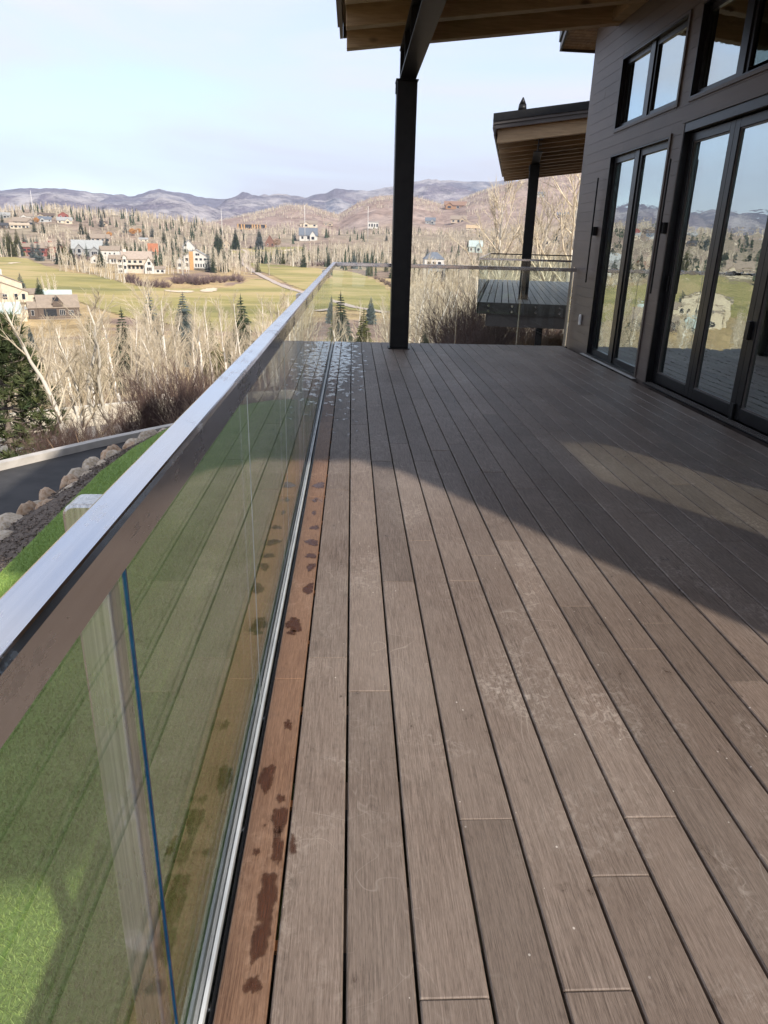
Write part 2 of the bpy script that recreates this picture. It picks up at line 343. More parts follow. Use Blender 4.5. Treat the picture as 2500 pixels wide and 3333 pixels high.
def cover_mat(name, sc, lo, hi):
    t = NT(name); a = t.new('ShaderNodeAttribute', attribute_name='cover')
    n = t.noise(t.coord('World', (sc, sc, sc)), 1.0, 8, 0.65); n2 = t.noise(t.coord('World', (sc*7, sc*7, sc*7)), 1.0, 5, 0.65)
    n3 = t.noise(t.coord('World', (sc*.2, sc*.2, sc*.4)), 1.0, 6, 0.7, 0.6)
    v = t.ramp(t.math('ADD', t.math('MULTIPLY', n, 0.35), t.math('ADD', t.math('MULTIPLY', n2, 0.25), t.math('MULTIPLY', n3, 0.4))), [(0.38, lo), (0.60, hi)])
    t.base(t.mix(1.0, a.outputs['Color'], v, 'MULTIPLY')); t.rough(0.95); t.p.inputs['Specular IOR Level'].default_value = 0.1; return t.mat
MAT['terrain'] = cover_mat('dry_hillside', 0.08, 0.45, 1.5)
def mountain_mat():
    t = NT('brush_covered_mountain'); a = t.new('ShaderNodeAttribute', attribute_name='cover')
    pos = t.coord('World', (0.0016, 0.0016, 0.004)); n = t.noise(pos, 1.0, 9, 0.62, 0.8); n2 = t.noise(t.coord('World', (0.011, 0.011, 0.03)), 1.0, 6, 0.7, 0.4)
    n3 = t.noise(t.coord('World', (0.05, 0.05, 0.02)), 1.0, 4, 0.7)
    c = t.mix(t.ramp(n, [(0.47, 0.0), (0.58, 0.85)]), a.outputs['Color'], (0.46, 0.42, 0.40))
    c = t.mix(t.ramp(n2, [(0.36, 0.85), (0.52, 0.0)]), c, (0.075, 0.068, 0.085))
    c = t.mix(t.ramp(n3, [(0.5, 0.0), (0.7, 0.45)]), c, (0.50, 0.46, 0.44))
    t.base(c); t.rough(0.95); t.p.inputs['Specular IOR Level'].default_value = 0.0; t.bump(n2, 0.7, 40.0); return t.mat
MAT['mountain'] = mountain_mat()
MAT['aspen_bark'] = nmat('white_aspen_bark', (0.34, 0.29, 0.23), (0.74, 0.69, 0.60), 3.2, 0.85, stretch=(1, 1, 2.2), lo=0.30, hi=0.42)
MAT['aspen_twig'] = nmat('pale_aspen_twigs', (0.42, 0.345, 0.235), (0.66, 0.57, 0.43), 0.6, 0.9, rand=0.4)
MAT['aspen_far'] = nmat('distant_aspen_wood', (0.30, 0.25, 0.18), (0.70, 0.62, 0.49), 0.09, 0.9, kind='World')
MAT['aspen_white'] = nmat('white_aspen_trunk', (0.58, 0.52, 0.42), (0.74, 0.69, 0.59), 1.5, 0.85)
MAT['grey_bark'] = nmat('grey_brown_bark', (0.14, 0.11, 0.09), (0.28, 0.23, 0.19), 5, 0.9)
MAT['brush'] = nmat('dark_willow_stems', (0.075, 0.045, 0.04), (0.16, 0.105, 0.085), 2, 0.9, rand=0.4)
MAT['brush_pale'] = nmat('pale_shrub_stems', (0.22, 0.15, 0.11), (0.36, 0.27, 0.2), 2, 0.9, rand=0.3)
MAT['brush_purple'] = nmat('purple_brown_shrub', (0.13, 0.085, 0.085), (0.24, 0.17, 0.16), 2, 0.9, rand=0.3)
MAT['spruce'] = nmat('green_spruce_needles', (0.022, 0.038, 0.018), (0.06, 0.085, 0.04), 1.1, 0.8, rand=0.5)
MAT['blue_spruce'] = nmat('blue_spruce_needles', (0.07, 0.095, 0.085), (0.16, 0.19, 0.18), 1.1, 0.8, rand=0.3)
MAT['olive_spruce'] = nmat('olive_conifer_needles', (0.07, 0.075, 0.018), (0.16, 0.155, 0.045), 1.1, 0.8, rand=0.3)
MAT['pine'] = nmat('dark_pine_needles', (0.03, 0.05, 0.014), (0.105, 0.12, 0.04), 2.2, 0.75)
MAT['dry_grass'] = nmat('dry_bunch_grass', (0.20, 0.115, 0.06), (0.40, 0.27, 0.155), 1.5, 0.9, kind='World')
MAT['orange_leaf'] = nmat('orange_autumn_foliage', (0.45, 0.20, 0.05), (0.6, 0.32, 0.12), 1, 0.9)
MAT['brown_leaf'] = nmat('reddish_brown_foliage', (0.34, 0.22, 0.15), (0.46, 0.32, 0.24), 1, 0.9)
_pl = {}
def paint(c, rough=0.75):
    k = tuple(round(x, 3) for x in c)
    if k not in _pl: _pl[k] = nmat('painted_%d' % len(_pl), tuple(x*0.88 for x in c), tuple(min(1, x*1.08) for x in c), 0.8, rough)
    return _pl[k]

# ---------------------------------------------------------------- photo rays
def ray(px, py):
    d = _f + _r2*((px-W0/2)/FPX) - _u2*((py-H0/2)/FPX); return d
def az_el(px, py):
    d = ray(px, py); return math.degrees(math.atan2(d[0], d[1])), d[2]/math.hypot(d[0], d[1])

# ---------------------------------------------------------------- terrain
_fu = [(-60, 3.2), (-30, 0.4), (-12, -0.9), (-4, -1.25), (4, -1.45), (6.5, -1.75), (8, -2.15), (10.8, -2.2), (12, -2.3), (16, -3.9), (22, -6.5), (25, -7.1), (33, -7.4), (38, -9.0), (60, -13.4), (100, -18.0), (150, -21.2), (200, -25.0), (300, -30.0), (500, -29), (700, -25.3), (900, -21), (1100, -14), (1400, -6), (1800, 4), (2400, 14), (3500, 40), (6000, 90), (40000, 90)]
_fx = np.array([a for a, b in _fu], float); _fz = np.array([b for a, b in _fu], float)
def table(px):
    a = sorted(az_el(*p) for p in px); return np.array([q[0] for q in a]), np.array([q[1] for q in a])
RID_FAR = table([(-500, 640), (-250, 610), (0, 622), (60, 615), (160, 609), (230, 617), (300, 625), (380, 632), (440, 637), (480, 625), (505, 613), (518, 610), (532, 615), (600, 630), (690, 645), (800, 655), (900, 654), (985, 645), (1060, 628), (1092, 612), (1130, 617), (1200, 620), (1260, 606), (1360, 588), (1400, 581), (1450, 585), (1540, 592), (1600, 590), (1650, 583), (1750, 590), (1900, 600), (2200, 620), (2600, 600), (3000, 640)])
RID_MID = table([(-600, 760), (600, 745), (740, 716), (850, 692), (930, 670), (1000, 670), (1050, 685), (1100, 700), (1160, 665), (1220, 642), (1300, 636), (1380, 650), (1440, 668), (1480, 665), (1540, 640), (1620, 612), (1692, 594), (1800, 577), (1900, 565), (2100, 540), (2500, 520), (3000, 560)])
RID_LEFT = table([(-900, 700), (-400, 690), (0, 690), (100, 681), (180, 681), (300, 696), (450, 706), (560, 716), (640, 726), (760, 760), (3000, 760)])
def sstep(a, b, x):
    t = np.clip((x-a)/(b-a), 0, 1); return t*t*(3-2*t)
def bumpf(r, c, w0, w1):
    return np.where(r < c, np.exp(-((r-c)/w0)**2), np.exp(-((r-c)/w1)**2))
def height(x, y):
    x = np.asarray(x, float); y = np.asarray(y, float)
    r = np.hypot(x, y); az = np.degrees(np.arctan2(x, y))
    u = -0.75*x + 0.66*y
    t = sstep(60, 170, r)*(np.abs(az) < 100)
    d = u*(1-t) + r*t
    d = np.where(np.abs(az) >= 100, np.minimum(d, 4), d)
    z = np.interp(d, _fx, _fz)
    z = z + fbm(x/40, y/40, 3)*np.clip((r-25)/60, 0, 1)*1.2 + fbm(x/9, y/9, 2)*np.clip((r-16)/30, 0, 1)*0.25
    # hills
    e = np.interp(az, *RID_LEFT); hz = e*1500 + EYE; z = np.maximum(z, (hz+30)*bumpf(r, 1500, 420, 700) - 30 + fbm(x/90, y/90, 4)*5*sstep(700, 1000, r)*sstep(1500, 1300, r))
    e = np.interp(az, *RID_MID); hz = e*2700 + EYE; z = np.maximum(z, (hz+30)*bumpf(r, 2700, 900, 900) - 30 + fbm(x/150, y/150, 4)*16*sstep(1300, 1700, r)*sstep(2680, 2300, r))
    return z
def hit(px, py, off=0.0):
    d = ray(px, py); h = math.hypot(d[0], d[1]); dx, dy, dz = d[0]/h, d[1]/h, d[2]/h
    rr = np.geomspace(8, 6000, 1400); zz = EYE + dz*rr; tz = height(dx*rr, dy*rr)
    k = np.argmax(zz <= tz) if np.any(zz <= tz) else 1100
    if k > 0:
        a0 = zz[k-1]-tz[k-1]; a1 = zz[k]-tz[k]; f = a0/(a0-a1) if a0 != a1 else 0
        r = rr[k-1] + (rr[k]-rr[k-1])*f
    else: r = rr[0]
    return np.array([dx*r, dy*r]), r
def hitz(px, py):
    p, r = hit(px, py); return Vector((p[0], p[1], float(height(p[0], p[1])))), r

def polar(azs, rs):
    A, Rr = np.meshgrid(np.radians(azs), rs, indexing='ij'); X = Rr*np.sin(A); Y = Rr*np.cos(A)
    n, m = A.shape; idx = np.arange(n*m).reshape(n, m)
    F = np.stack([idx[:-1, :-1], idx[:-1, 1:], idx[1:, 1:], idx[1:, :-1]], -1).reshape(-1, 4)
    return X, Y, F
azs = np.concatenate([np.arange(-180, -62, 6), np.arange(-62, 46, 0.22), np.arange(46, 180.1, 6)])
rs = np.concatenate([[0.0], np.geomspace(3, 4200, 330)])
X, Y, F = polar(azs, rs)
Z = height(X, Y)
Z[:, 0] = Z[:, 1].mean()
Rr = np.hypot(X, Y)
# what grows there: dry grass, bare brush, grey aspen wood
g1 = fbm(X/60, Y/60, 5); g2 = fbm(X/14+40, Y/14, 4)
dry = np.array([0.40, 0.29, 0.15]); brushc = np.array([0.25, 0.175, 0.135]); woodc = np.array([0.27, 0.22, 0.155]); hillc = np.array([0.285, 0.205, 0.165])
w_b = sstep(-0.1, 0.25, g1+0.4*g2)[..., None]; cov = dry*(1-w_b) + brushc*w_b
far = sstep(620, 900, Rr)[..., None]; cov = cov*(1-far) + far*(woodc*(1-w_b*0.6) + hillc*w_b*0.6)
farh = sstep(1500, 2000, Rr)[..., None]; cov = cov*(1-farh) + farh*(hillc*(1-0.45*w_b) + np.array([0.36, 0.29, 0.25])*0.45*w_b)
nearb = sstep(30, 14, Rr)[..., None]; cov = cov*(1-nearb) + nearb*(np.array([0.20, 0.13, 0.085]))
me = np_mesh('terrain', np.stack([X, Y, Z], -1).reshape(-1, 3), F, smooth=True)
ca = me.color_attributes.new('cover', 'FLOAT_COLOR', 'POINT')
ca.data.foreach_set('color', np.concatenate([cov.reshape(-1, 3), np.ones((cov.shape[0]*cov.shape[1], 1))], 1).astype(np.float32).ravel())
tag(new_obj('terrain', me, MAT['terrain']), 'dry grassy valley floor and brush covered foothills', kind='structure')
# far range
azs2 = np.concatenate([np.arange(-180, -66, 4), np.arange(-66, 50, 0.12), np.arange(50, 180.1, 4)]); rs2 = np.linspace(3800, 11500, 90)
X, Y, F = polar(azs2, rs2); Rr = np.hypot(X, Y); AZ = np.degrees(np.arctan2(X, Y))
e = np.interp(AZ, *RID_FAR); crest = 8200 + 500*fbm(AZ/14, AZ*0, 3)
hz = e*crest + EYE + fbm(AZ*1.7, AZ*0+3, 4)*14
prof = np.where(Rr < crest, np.clip((Rr-3800)/(crest-3800), 0, 1)**1.35, 1-0.5*np.clip((Rr-crest)/3000, 0, 1))
spur = fbm(X/800, Y/800, 6, 0.55)
ridge = 1-np.abs(fbm(X/1300+9, Y/1300, 4))*2
Z = 20 + (hz-20)*prof + (spur*200 + (ridge-0.6)*140)*np.clip(prof*(1-prof)*4, 0, 1)*np.where(Rr < crest, 1, 0.5)
me = np_mesh('mountain_range', np.stack([X, Y, Z], -1).reshape(-1, 3), F, smooth=True)
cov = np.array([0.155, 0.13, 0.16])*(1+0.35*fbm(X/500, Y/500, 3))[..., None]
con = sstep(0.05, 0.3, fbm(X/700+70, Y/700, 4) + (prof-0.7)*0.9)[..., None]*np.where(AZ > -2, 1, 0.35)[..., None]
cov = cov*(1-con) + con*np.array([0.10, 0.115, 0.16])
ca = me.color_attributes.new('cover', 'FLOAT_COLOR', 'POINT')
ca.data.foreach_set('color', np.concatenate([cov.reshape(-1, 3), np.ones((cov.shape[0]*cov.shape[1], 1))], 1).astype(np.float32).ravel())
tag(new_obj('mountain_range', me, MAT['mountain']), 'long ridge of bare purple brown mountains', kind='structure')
# air
hm = NT('valley_air'); hm.n.remove(hm.p)
pv = hm.new('ShaderNodeVolumePrincipled'); pv.inputs['Color'].default_value = (0.74, 0.80, 1.0, 1); pv.inputs['Density'].default_value = 7.0e-5; pv.inputs['Anisotropy'].default_value = 0.2
hm.link(pv.outputs[0], hm.out.inputs['Volume'])
hz_o = MB().box(-12500, 12500, -12500, 12500, -60, 1100).build('haze', hm.mat); tag(hz_o, 'thin blue haze over the valley', kind='stuff')
# ---------------------------------------------------------------- the deck
GX0, PITCHB, GAP = -0.1478, 0.14424, 0.007
YFAR = 10.74
deck = empty('deck', (0, 0, 0), 0, 'long brown board deck running along the house behind the glass railing', 'deck')
JOINT = {0: 2.04, 1: 2.17, 2: 1.97, 3: 0.95, 4: 1.41, 5: 0.96, 6: 1.23, 7: 1.41, 8: 0.73, 9: 0.40, 10: 0.59, 11: 0.19}
_bm = {}
def board_mesh(w, L, nm):
    k = (round(w, 4), round(L, 3), nm)
    if k not in _bm:
        c = 0.003; h = w/2; mb = MB(); pr = [(-h, -.024), (h, -.024), (h, -c), (h-c, 0), (-h+c, 0), (-h, -c)]
        for (yy, dz) in ((.001, -.0013), (.0035, 0), (L-.0035, 0), (L-.001, -.0013)):
            mb.v += [(px_, yy, pz+(dz if pz > -.02 else 0)) for px_, pz in pr]
        mb.f.append((0, 1, 2, 3, 4, 5)); mb.f.append((23, 22, 21, 20, 19, 18))
        for q in range(3):
            for i in range(6): j = (i+1) % 6; mb.f.append((q*6+j, q*6+i, q*6+6+i, q*6+6+j))
        me = bpy.data.meshes.new('board'); me.from_pydata(mb.v, [], mb.f); me.update(); _bm[k] = me
        me.materials.append(MAT[nm])
    return _bm[k]
rb = random.Random(5)
for k in range(0, 24):
    if k == 0: xa, xb = -0.2505, GX0-GAP/2
    else: xa, xb = GX0+PITCHB*(k-1)+GAP/2, GX0+PITCHB*k-GAP/2
    xb = min(xb, 3.262)
    if xb-xa < 0.03: continue
    j0 = JOINT.get(k, rb.uniform(0, 1.826)); j0 = j0 - 1.826*math.ceil((j0+3.2)/1.826)
    ys = [-3.2] + [j0+1.826*i for i in range(1, 12) if -3.1 < j0+1.826*i < YFAR-0.12] + [YFAR]
    for a, b in zip(ys[:-1], ys[1:]):
        o = new_obj('board', board_mesh(xb-xa, b-a-0.001, 'board_edge' if k == 0 else 'board'), None, deck)
        o.location = ((xa+xb)/2, a+0.0005, rb.uniform(-0.0007, 0.0007))
jm = None
for i in range(35):
    y = -3.0+0.405*i
    if jm is None:
        o = MB().box(-0.248, 3.25, -.02, .02, -.26, -.026).build('joist', MAT['joist'], deck); jm = o.data
    else: o = new_obj('joist', jm, None, deck)
    o.location = (0, y, 0)
cl = MB().box(-.011, .011, -.012, .012, -.0245, -.012); clip = None
for i in range(35):
    if clip is None:
        clip = cl.build('board_clip', paint((0.35, 0.15, 0.05)), deck); o = clip
    else: o = new_obj('board_clip', clip.data, None, deck)
    o.location = (GX0, -3.0+0.405*i+0.03, 0)
MB().box(-0.262, -0.2535, -3.2, YFAR+.01, -.30, -.012).build('fascia_plate', MAT['black'], deck)
MB().box(-0.262, 3.25, YFAR+.004, YFAR+.014, -.30, -.012).build('fascia_plate', MAT['black'], deck)
for y in (-2.6, 3.4, 9.6):
    MB().box(0.2, 0.36, y, y+.16, -2.6, -.28).build('support_post', MAT['black'], deck)

def railing(name, label, L, near_posts=True):
    """runs along +Y from y=0 side; local X=0 is the glass plane"""
    pass
rail = empty('railing', (0, 0, 0), 0, 'glass panel railing with stainless top rail along the deck edge', 'railing')
GXP = -0.2855
def rail_profile(xo, xi, zb, zt, c=0.006):
    return [(xo, zb), (xi, zb), (xi, zt-c), (xi-c*.6, zt-c*.2), (xi-c, zt), (xo+c, zt), (xo+c*.6, zt-c*.2), (xo, zt-c)]
o = MB().extrude_y(rail_profile(-0.281, -0.232, 1.058, 1.110), -3.2, YFAR+0.025).build('top_rail', MAT['rail'], rail)
o = MB().box(-0.232+.0005, 3.255, YFAR-0.024, YFAR+0.025, 1.060, 1.1095).build('top_rail', MAT['rail'], rail); bevel(o, 0.005, 2)
YJ = [-2.49+1.0989*i for i in range(0, 13)]
for a, b in zip(YJ[:-1], YJ[1:]):
    o = MB().box(GXP-.006, GXP+.006, a+.006, min(b, YFAR)-.006, -.11, 1.0575).build('glass_panel', MAT['rail_glass'], rail)
    if abs(a-.806) < .02: MB().box(GXP+.0022, GXP+.0072, a+.001, a+.0058, -.11, 1.0575).build('glass_edge', MAT['film'], o)
    else: MB().box(GXP+.0035, GXP+.0058, a+.004, a+.0058, -.11, 1.0575).build('glass_edge', MAT['glass_edge'], o)
XJ = [-0.285, 0.60, 1.545, 2.475, 3.215]
for a, b in zip(XJ[:-1], XJ[1:]):
    o = MB().box(a+.006, b-.006, YFAR+.012, YFAR+.024, -.11, 1.0595).build('glass_panel', MAT['rail_glass'], rail)
    MB().box(b-.0058, b-.0035, YFAR+.0122, YFAR+.0238, -.11, 1.0595).build('glass_edge', MAT['glass_edge'], o)
MB().box(3.222, 3.232, YFAR-.004, YFAR+.03, 0.0, 1.12).build('wall_bracket', MAT['bright'], rail)
MB().box(GXP-.0135, GXP-.0065, -3.2, YFAR+.02, -.135, .003).build('base_channel', MAT['channel'], rail)
MB().box(GXP+.0074, GXP+.0150, -3.2, YFAR+.02, -.135, -.004).build('base_channel', MAT['channel'], rail)
MB().box(GXP-.0125, GXP+.0105, -3.2, YFAR+.02, -.15, -.1355).build('base_channel', MAT['channel'], rail)
def standoff():
    mb = MB(); mb.tube((GXP+.015, 0, 0), (-.2625, 0, 0), .006, n=10); mb.tube((GXP+.0148, 0, 0), (GXP+.0185, 0, 0), .012, n=14)
    return mb
so = None
for i in range(30):
    y = -2.7+0.46*i
    if y > YFAR-.1: break
    if so is None: so = standoff().build('standoff_bolt', MAT['bright'], rail); o = so
    else: o = new_obj('standoff_bolt', so.data, None, rail)
    o.location = (0, y, -.055)
for y in (-2.95, 0.805, 4.55, 8.6):
    prof = []
    mb = MB(); z1 = 1.080; rad = .016
    for i in range(7):
        t = math.pi/2*i/6; prof.append((-.345+rad-rad*math.sin(math.pi/2-t), z1-rad+rad*math.sin(t)))
    poly = [(-.345, -1.5)] + prof + [(-.300, z1)] + [(-.300, -1.5)]
    mb.extrude_y(poly[::-1], y, y+.042)
    o = mb.build('railing_post', MAT['post_steel'], rail); bevel(o, .004, 2)
    MB().box(-.3005, -.2795, y+.003, y+.039, 1.066, 1.0795).build('post_bracket', MAT['post_steel'], rail)

# water left on the edge boards
def blob(cx, cy, rx, ry, seed, n=70, rough=.30):
    rr_ = random.Random(seed); ph = [rr_.uniform(0, 6.28) for _ in range(6)]
    P = []
    for i in range(n):
        t = 2*math.pi*i/n; q = 1+rough*(math.sin(2*t+ph[0])*.5+math.sin(3*t+ph[1])*.35+math.sin(5*t+ph[2])*.3+math.sin(9*t+ph[3])*.2+math.sin(17*t+ph[4])*.14+rr_.uniform(-.28, .28))
        P.append((cx+rx*q*math.cos(t), cy+ry*q*math.sin(t)))
    return P
def stain(name, P, cell=.004):
    A = np.array(P); x0, y0 = A.min(0)-cell; x1, y1 = A.max(0)+cell; cell = max(cell, (y1-y0)/110)
    X, Y = np.meshgrid(np.arange(x0, x1, .004), np.arange(y0, y1, cell), indexing='ij'); B = np.roll(A, -1, 0); d = np.full(X.shape, 9.0); ins = np.zeros(X.shape, bool)
    for a, b in zip(A, B):
        ab = b-a; t = np.clip(((X-a[0])*ab[0]+(Y-a[1])*ab[1])/max(ab@ab, 1e-12), 0, 1); d = np.minimum(d, np.hypot(X-a[0]-t*ab[0], Y-a[1]-t*ab[1]))
        ins ^= ((a[1] > Y) != (b[1] > Y)) & (X < ab[0]*(Y-a[1])/(ab[1] if ab[1] else 1e-9)+a[0])
    v = np.where(ins, d, -d); n, m = X.shape; idx = np.arange(n*m).reshape(n, m); keep = ((v[:-1, :-1] > -.006) | (v[1:, 1:] > -.006)).ravel() & ((X[:-1, :-1] < -.1565) | (X[:-1, :-1] > -.143)).ravel()
    F = np.stack([idx[:-1, :-1], idx[1:, :-1], idx[1:, 1:], idx[:-1, 1:]], -1).reshape(-1, 4)[keep]; us, inv = np.unique(F, return_inverse=True)
    me = np_mesh(name, np.stack([X.ravel()[us], Y.ravel()[us], np.full(len(us), .0014)], -1), inv.reshape(-1, 4)); at = me.attributes.new('wet', 'FLOAT', 'POINT'); at.data.foreach_set('value', (v.ravel()[us]).astype(np.float32))
    return new_obj(name, me, MAT['wet'])
spots = [(823, 3208, 27, 32), (690+145, 2774, 12, 16), (775+12, 2570, 25, 48), (868, 2534, 28, 38), (914, 2600, 15, 16), (913, 2668, 24, 52), (904, 2757, 20, 60), (953, 2752, 14, 33), (938, 2360, 14, 18), (957, 2034, 24, 24), (950, 2060, 14, 10), (1006, 1917, 16, 20), (1012, 1846, 15, 12), (1014, 1810, 18, 9), (1016, 1766, 22, 10), (1024, 1718, 14, 8), (1022, 1670, 8, 7), (1026, 1628, 9, 7), (1040, 1580, 16, 11), (860, 2690, 8, 8)]
def onz(px, py, zz=0.0):
    d = ray(px, py); t = (zz-EYE)/d[2]; return d[0]*t, d[1]*t
def clipx(P, xa=-0.2495, xb=-0.153):
    return [(min(max(x, xa), xb) if x < -0.1513 else max(x, -0.1425), y) for x, y in P]
for i, (px, py, rx, ry) in enumerate(spots):
    cx, cyy = onz(px, py); ex = abs(onz(px+rx, py)[0]-cx); ey = abs(onz(px, py+ry)[1]-cyy)
    P = clipx(blob(cx, cyy, ex*1.12, ey*1.12, i+3))
    tag(stain('water_spot', P), 'small dark wet spot on the reddish edge board beside the glass', 'water spot', 'wet spots along the edge board')
big = [(960, 340), (1040, 350), (1080, 335), (1150, 345), (1158, 430), (1140, 480), (1165, 560), (1160, 680), (1110, 770), (1095, 850), (1110, 940), (1085, 1020), (1100, 1120), (1040, 1170), (1050, 1230), (1020, 1370), (950, 1410), (880, 1450), (860, 1490), (800, 1520), (790, 1350), (800, 1200), (830, 1100), (850, 1000), (930, 985), (945, 960), (870, 955), (885, 800), (915, 600), (940, 460)]
P = [onz(600+x*.2635, 2750+y*.2635) for x, y in big]; rq = random.Random(2)
for _ in range(3):
    Q = []
    for a, b in zip(P, P[1:]+P[:1]):
        L = math.dist(a, b); Q += [a, ((a[0]+b[0])/2+rq.uniform(-.16, .16)*L, (a[1]+b[1])/2+rq.uniform(-.10, .10)*L)]
    P = Q
tag(stain('water_puddle', P), 'largest long brown puddle on the reddish edge board', 'puddle')

# ---------------------------------------------------------------- canopy (roof over the deck)
def canopy_building(frame, label, near, far_y, rb_z0, slope, xr, post, beam_z, beam_y, gaps=0.92, shade_tongue=True, tail=1.0, nm='canopy'):
    """local frame: X towards house, Y along it"""
    cn = empty(nm, frame[0], frame[1], label, 'canopy')
    z_at = lambda x: rb_z0 + slope*(x+.09)
    n = int(round((far_y-.15-near)/gaps)); first = None
    for i in range(n+1):
        y1 = far_y - gaps*i
        if y1-.15 < near-.02: break
        if first is None:
            mb = MB(); xa, xb = -.09, xr; D = .29
            mb.hexa([(xa, -.15, z_at(xa)), (xb, -.15, z_at(xb)), (xb, 0, z_at(xb)), (xa, 0, z_at(xa)), (xa, -.15, z_at(xa)+D), (xb, -.15, z_at(xb)+D), (xb, 0, z_at(xb)+D), (xa, 0, z_at(xa)+D)])
            first = mb.build('rafter', MAT['rafter'], cn); o = first; bevel(first, .006, 1)
        else:
            o = new_obj('rafter', first.data, None, cn); bevel(o, .006, 1)
        o.location = (0, y1, 0)
    # roof boards on the rafters, one by one
    fm = None; x = -.135; w = .14
    yn = near-.06; yf = far_y+.10
    while x < xr+.6:
        mb = MB(); za, zb = z_at(x)+.292, z_at(x+w-.004)+.292
        if shade_tongue and x > 2.80: ya = near-.06
        elif shade_tongue and x > 1.38: ya = near-3.75  # boards run on behind the camera: tongue added to shade the turf
        else: ya = near-.06
        mb.hexa([(x, ya, za), (x+w-.004, ya, zb), (x+w-.004, yf, zb), (x, yf, za), (x, ya, za+.02), (x+w-.004, ya, zb+.02), (x+w-.004, yf, zb+.02), (x, yf, za+.02)])
        mb.build('roof_board', MAT['soffit'], cn); x += w
    def slab(ya, yb, xa, xb, z0, z1, nm_, m):
        mb = MB(); mb.hexa([(xa, ya, z_at(xa)+z0), (xb, ya, z_at(xb)+z0), (xb, yb, z_at(xb)+z0), (xa, yb, z_at(xa)+z0), (xa, ya, z_at(xa)+z1), (xb, ya, z_at(xb)+z1), (xb, yb, z_at(xb)+z1), (xa, yb, z_at(xa)+z1)])
        return mb.build(nm_, m, cn)
    xe = xr+.6
    slab(near-.055, yf-.005, -.13, xe, .315, .42, 'roof_deck', MAT['fascia'])
    if shade_tongue: slab(near-3.74, near-.16, 1.39, 2.87, .315, .42, 'roof_deck', MAT['fascia'])  # slab on the added, unseen tongue that keeps sun off the lawn
    # stepped fascia: side, near and far edges
    slab(near-.09, yf+.03, -.175, -.138, .17, .47, 'fascia_board', MAT['fascia'])
    slab(near-.12, yf+.06, -.205, -.176, .30, .52, 'fascia_board', MAT['fascia'])
    slab(near-.09, near-.062, -.136, xe, .29, .47, 'fascia_board', MAT['fascia'])
    slab(near-.125, near-.092, -.174, xe, .38, .56, 'fascia_board', MAT['fascia'])
    slab(near-.155, near-.127, -.206, xe, .44, .58, 'metal_drip_edge', MAT['black'])
    slab(yf+.002, yf+.03, -.136, xe, .17, .47, 'fascia_board', MAT['fascia'])
    slab(near-.15, yf+.07, -.206, xe, .58, .60, 'metal_roof', MAT['black'])
    # steel beam and post
    px0, px1, py0, py1 = post; bx = (px0+px1)/2+.005
    hw = .10; zb = beam_z; H = .36
    b = MB(); ya, yb = near+.1, beam_y
    b.box(bx-hw, bx+hw, ya, yb, zb, zb+.018); b.build('beam_flange', MAT['black'], cn)
    b = MB(); b.box(bx-hw, bx+hw, ya, yb, zb+H-.018, zb+H-.001); b.build('beam_flange', MAT['black'], cn)
    b = MB(); b.box(bx-.007, bx+.007, ya, yb-.001, zb+.0185, zb+H-.0185); b.build('beam_web', MAT['black'], cn)
    for yy in (yb-.03, yb-.9, yb-1.8):
        b = MB(); b.box(bx-hw+.01, bx-.0075, yy, yy+.014, zb+.0185, zb+H-.0185); b.box(bx+.0075, bx+hw-.01, yy, yy+.014, zb+.0185, zb+H-.0185); b.build('beam_stiffener', MAT['black'], cn)
    b = MB(); b.box(px0, px1, py0, py1, 0.012, zb-.013); o = b.build('post', MAT['black'], cn); bevel(o, .012, 2)
    b = MB(); b.box(px0-.012, px1+.012, py0-.012, py1+.012, zb-.0125, zb-.0005); b.build('post_cap_plate', MAT['black'], cn)
    b = MB(); b.box(px0-.025, px1+.02, py0-.02, py1+.02, 0.001, 0.0118); b.build('post_base_plate', MAT['black'], cn)
    b = MB(); b.tube((px0-.004, py0+.07, zb-.16), (px0-.004, py0+.07, zb-.03), .012, n=8); b.build('bolt', MAT['black'], cn)
    return cn
cn = canopy_building(((0, 0, 0), 0), 'timber rafter canopy on a black steel post over the near deck', -0.32, 10.20, 3.580, 0.1155, 3.262, (0.535, 0.79, 10.05, 10.30), 3.285, 10.30)
MB().box(3.13, 3.2675, -0.3, 10.24, 3.975, 4.10).build('ledger', MAT['rafter'], cn)

# ---------------------------------------------------------------- the house
house = empty('house', (3.27, 5.4, 0), 0, 'dark brown plank clad house with tall black framed glass doors beside the deck', 'house')
hinv = Matrix.Translation((-3.27, -5.4, 0))
WX = 3.27; HY0, HY1, HZ1 = -0.35, 10.93, 5.3
OPEN = [(1.27, 2.98, 0.5, 2.5), (8.07, 9.86, 0.015, 2.48), (8.03, 9.85, 2.77, 3.545), (4.95, 7.73, 2.77, 3.545), (3.22, 7.725, 0.0, 2.555)]
def hb(mb, name, m, par=None, bv=0):
    mb.xf(hinv); o = mb.build(name, m, par if par is not None else house)
    if bv: bevel(o, bv, 1)
    return o
def rects_minus(y0, y1, z0, z1, holes):
    out = [(y0, y1, z0, z1)]
    for (a, b, c, d) in holes:
        nxt = []
        for (p, q, r, s) in out:
            if b <= p or a >= q or d <= r or c >= s: nxt.append((p, q, r, s)); continue
            if a > p: nxt.append((p, a, r, s))
            if b < q: nxt.append((b, q, r, s))
            p2, q2 = max(p, a), min(q, b)
            if c > r: nxt.append((p2, q2, r, c))
            if d < s: nxt.append((p2, q2, d, s))
        out = nxt
    return [t for t in out if t[1]-t[0] > .012 and t[3]-t[2] > .006]
rs_ = random.Random(21); CO = 0.1235
z = -0.12; ci = 0
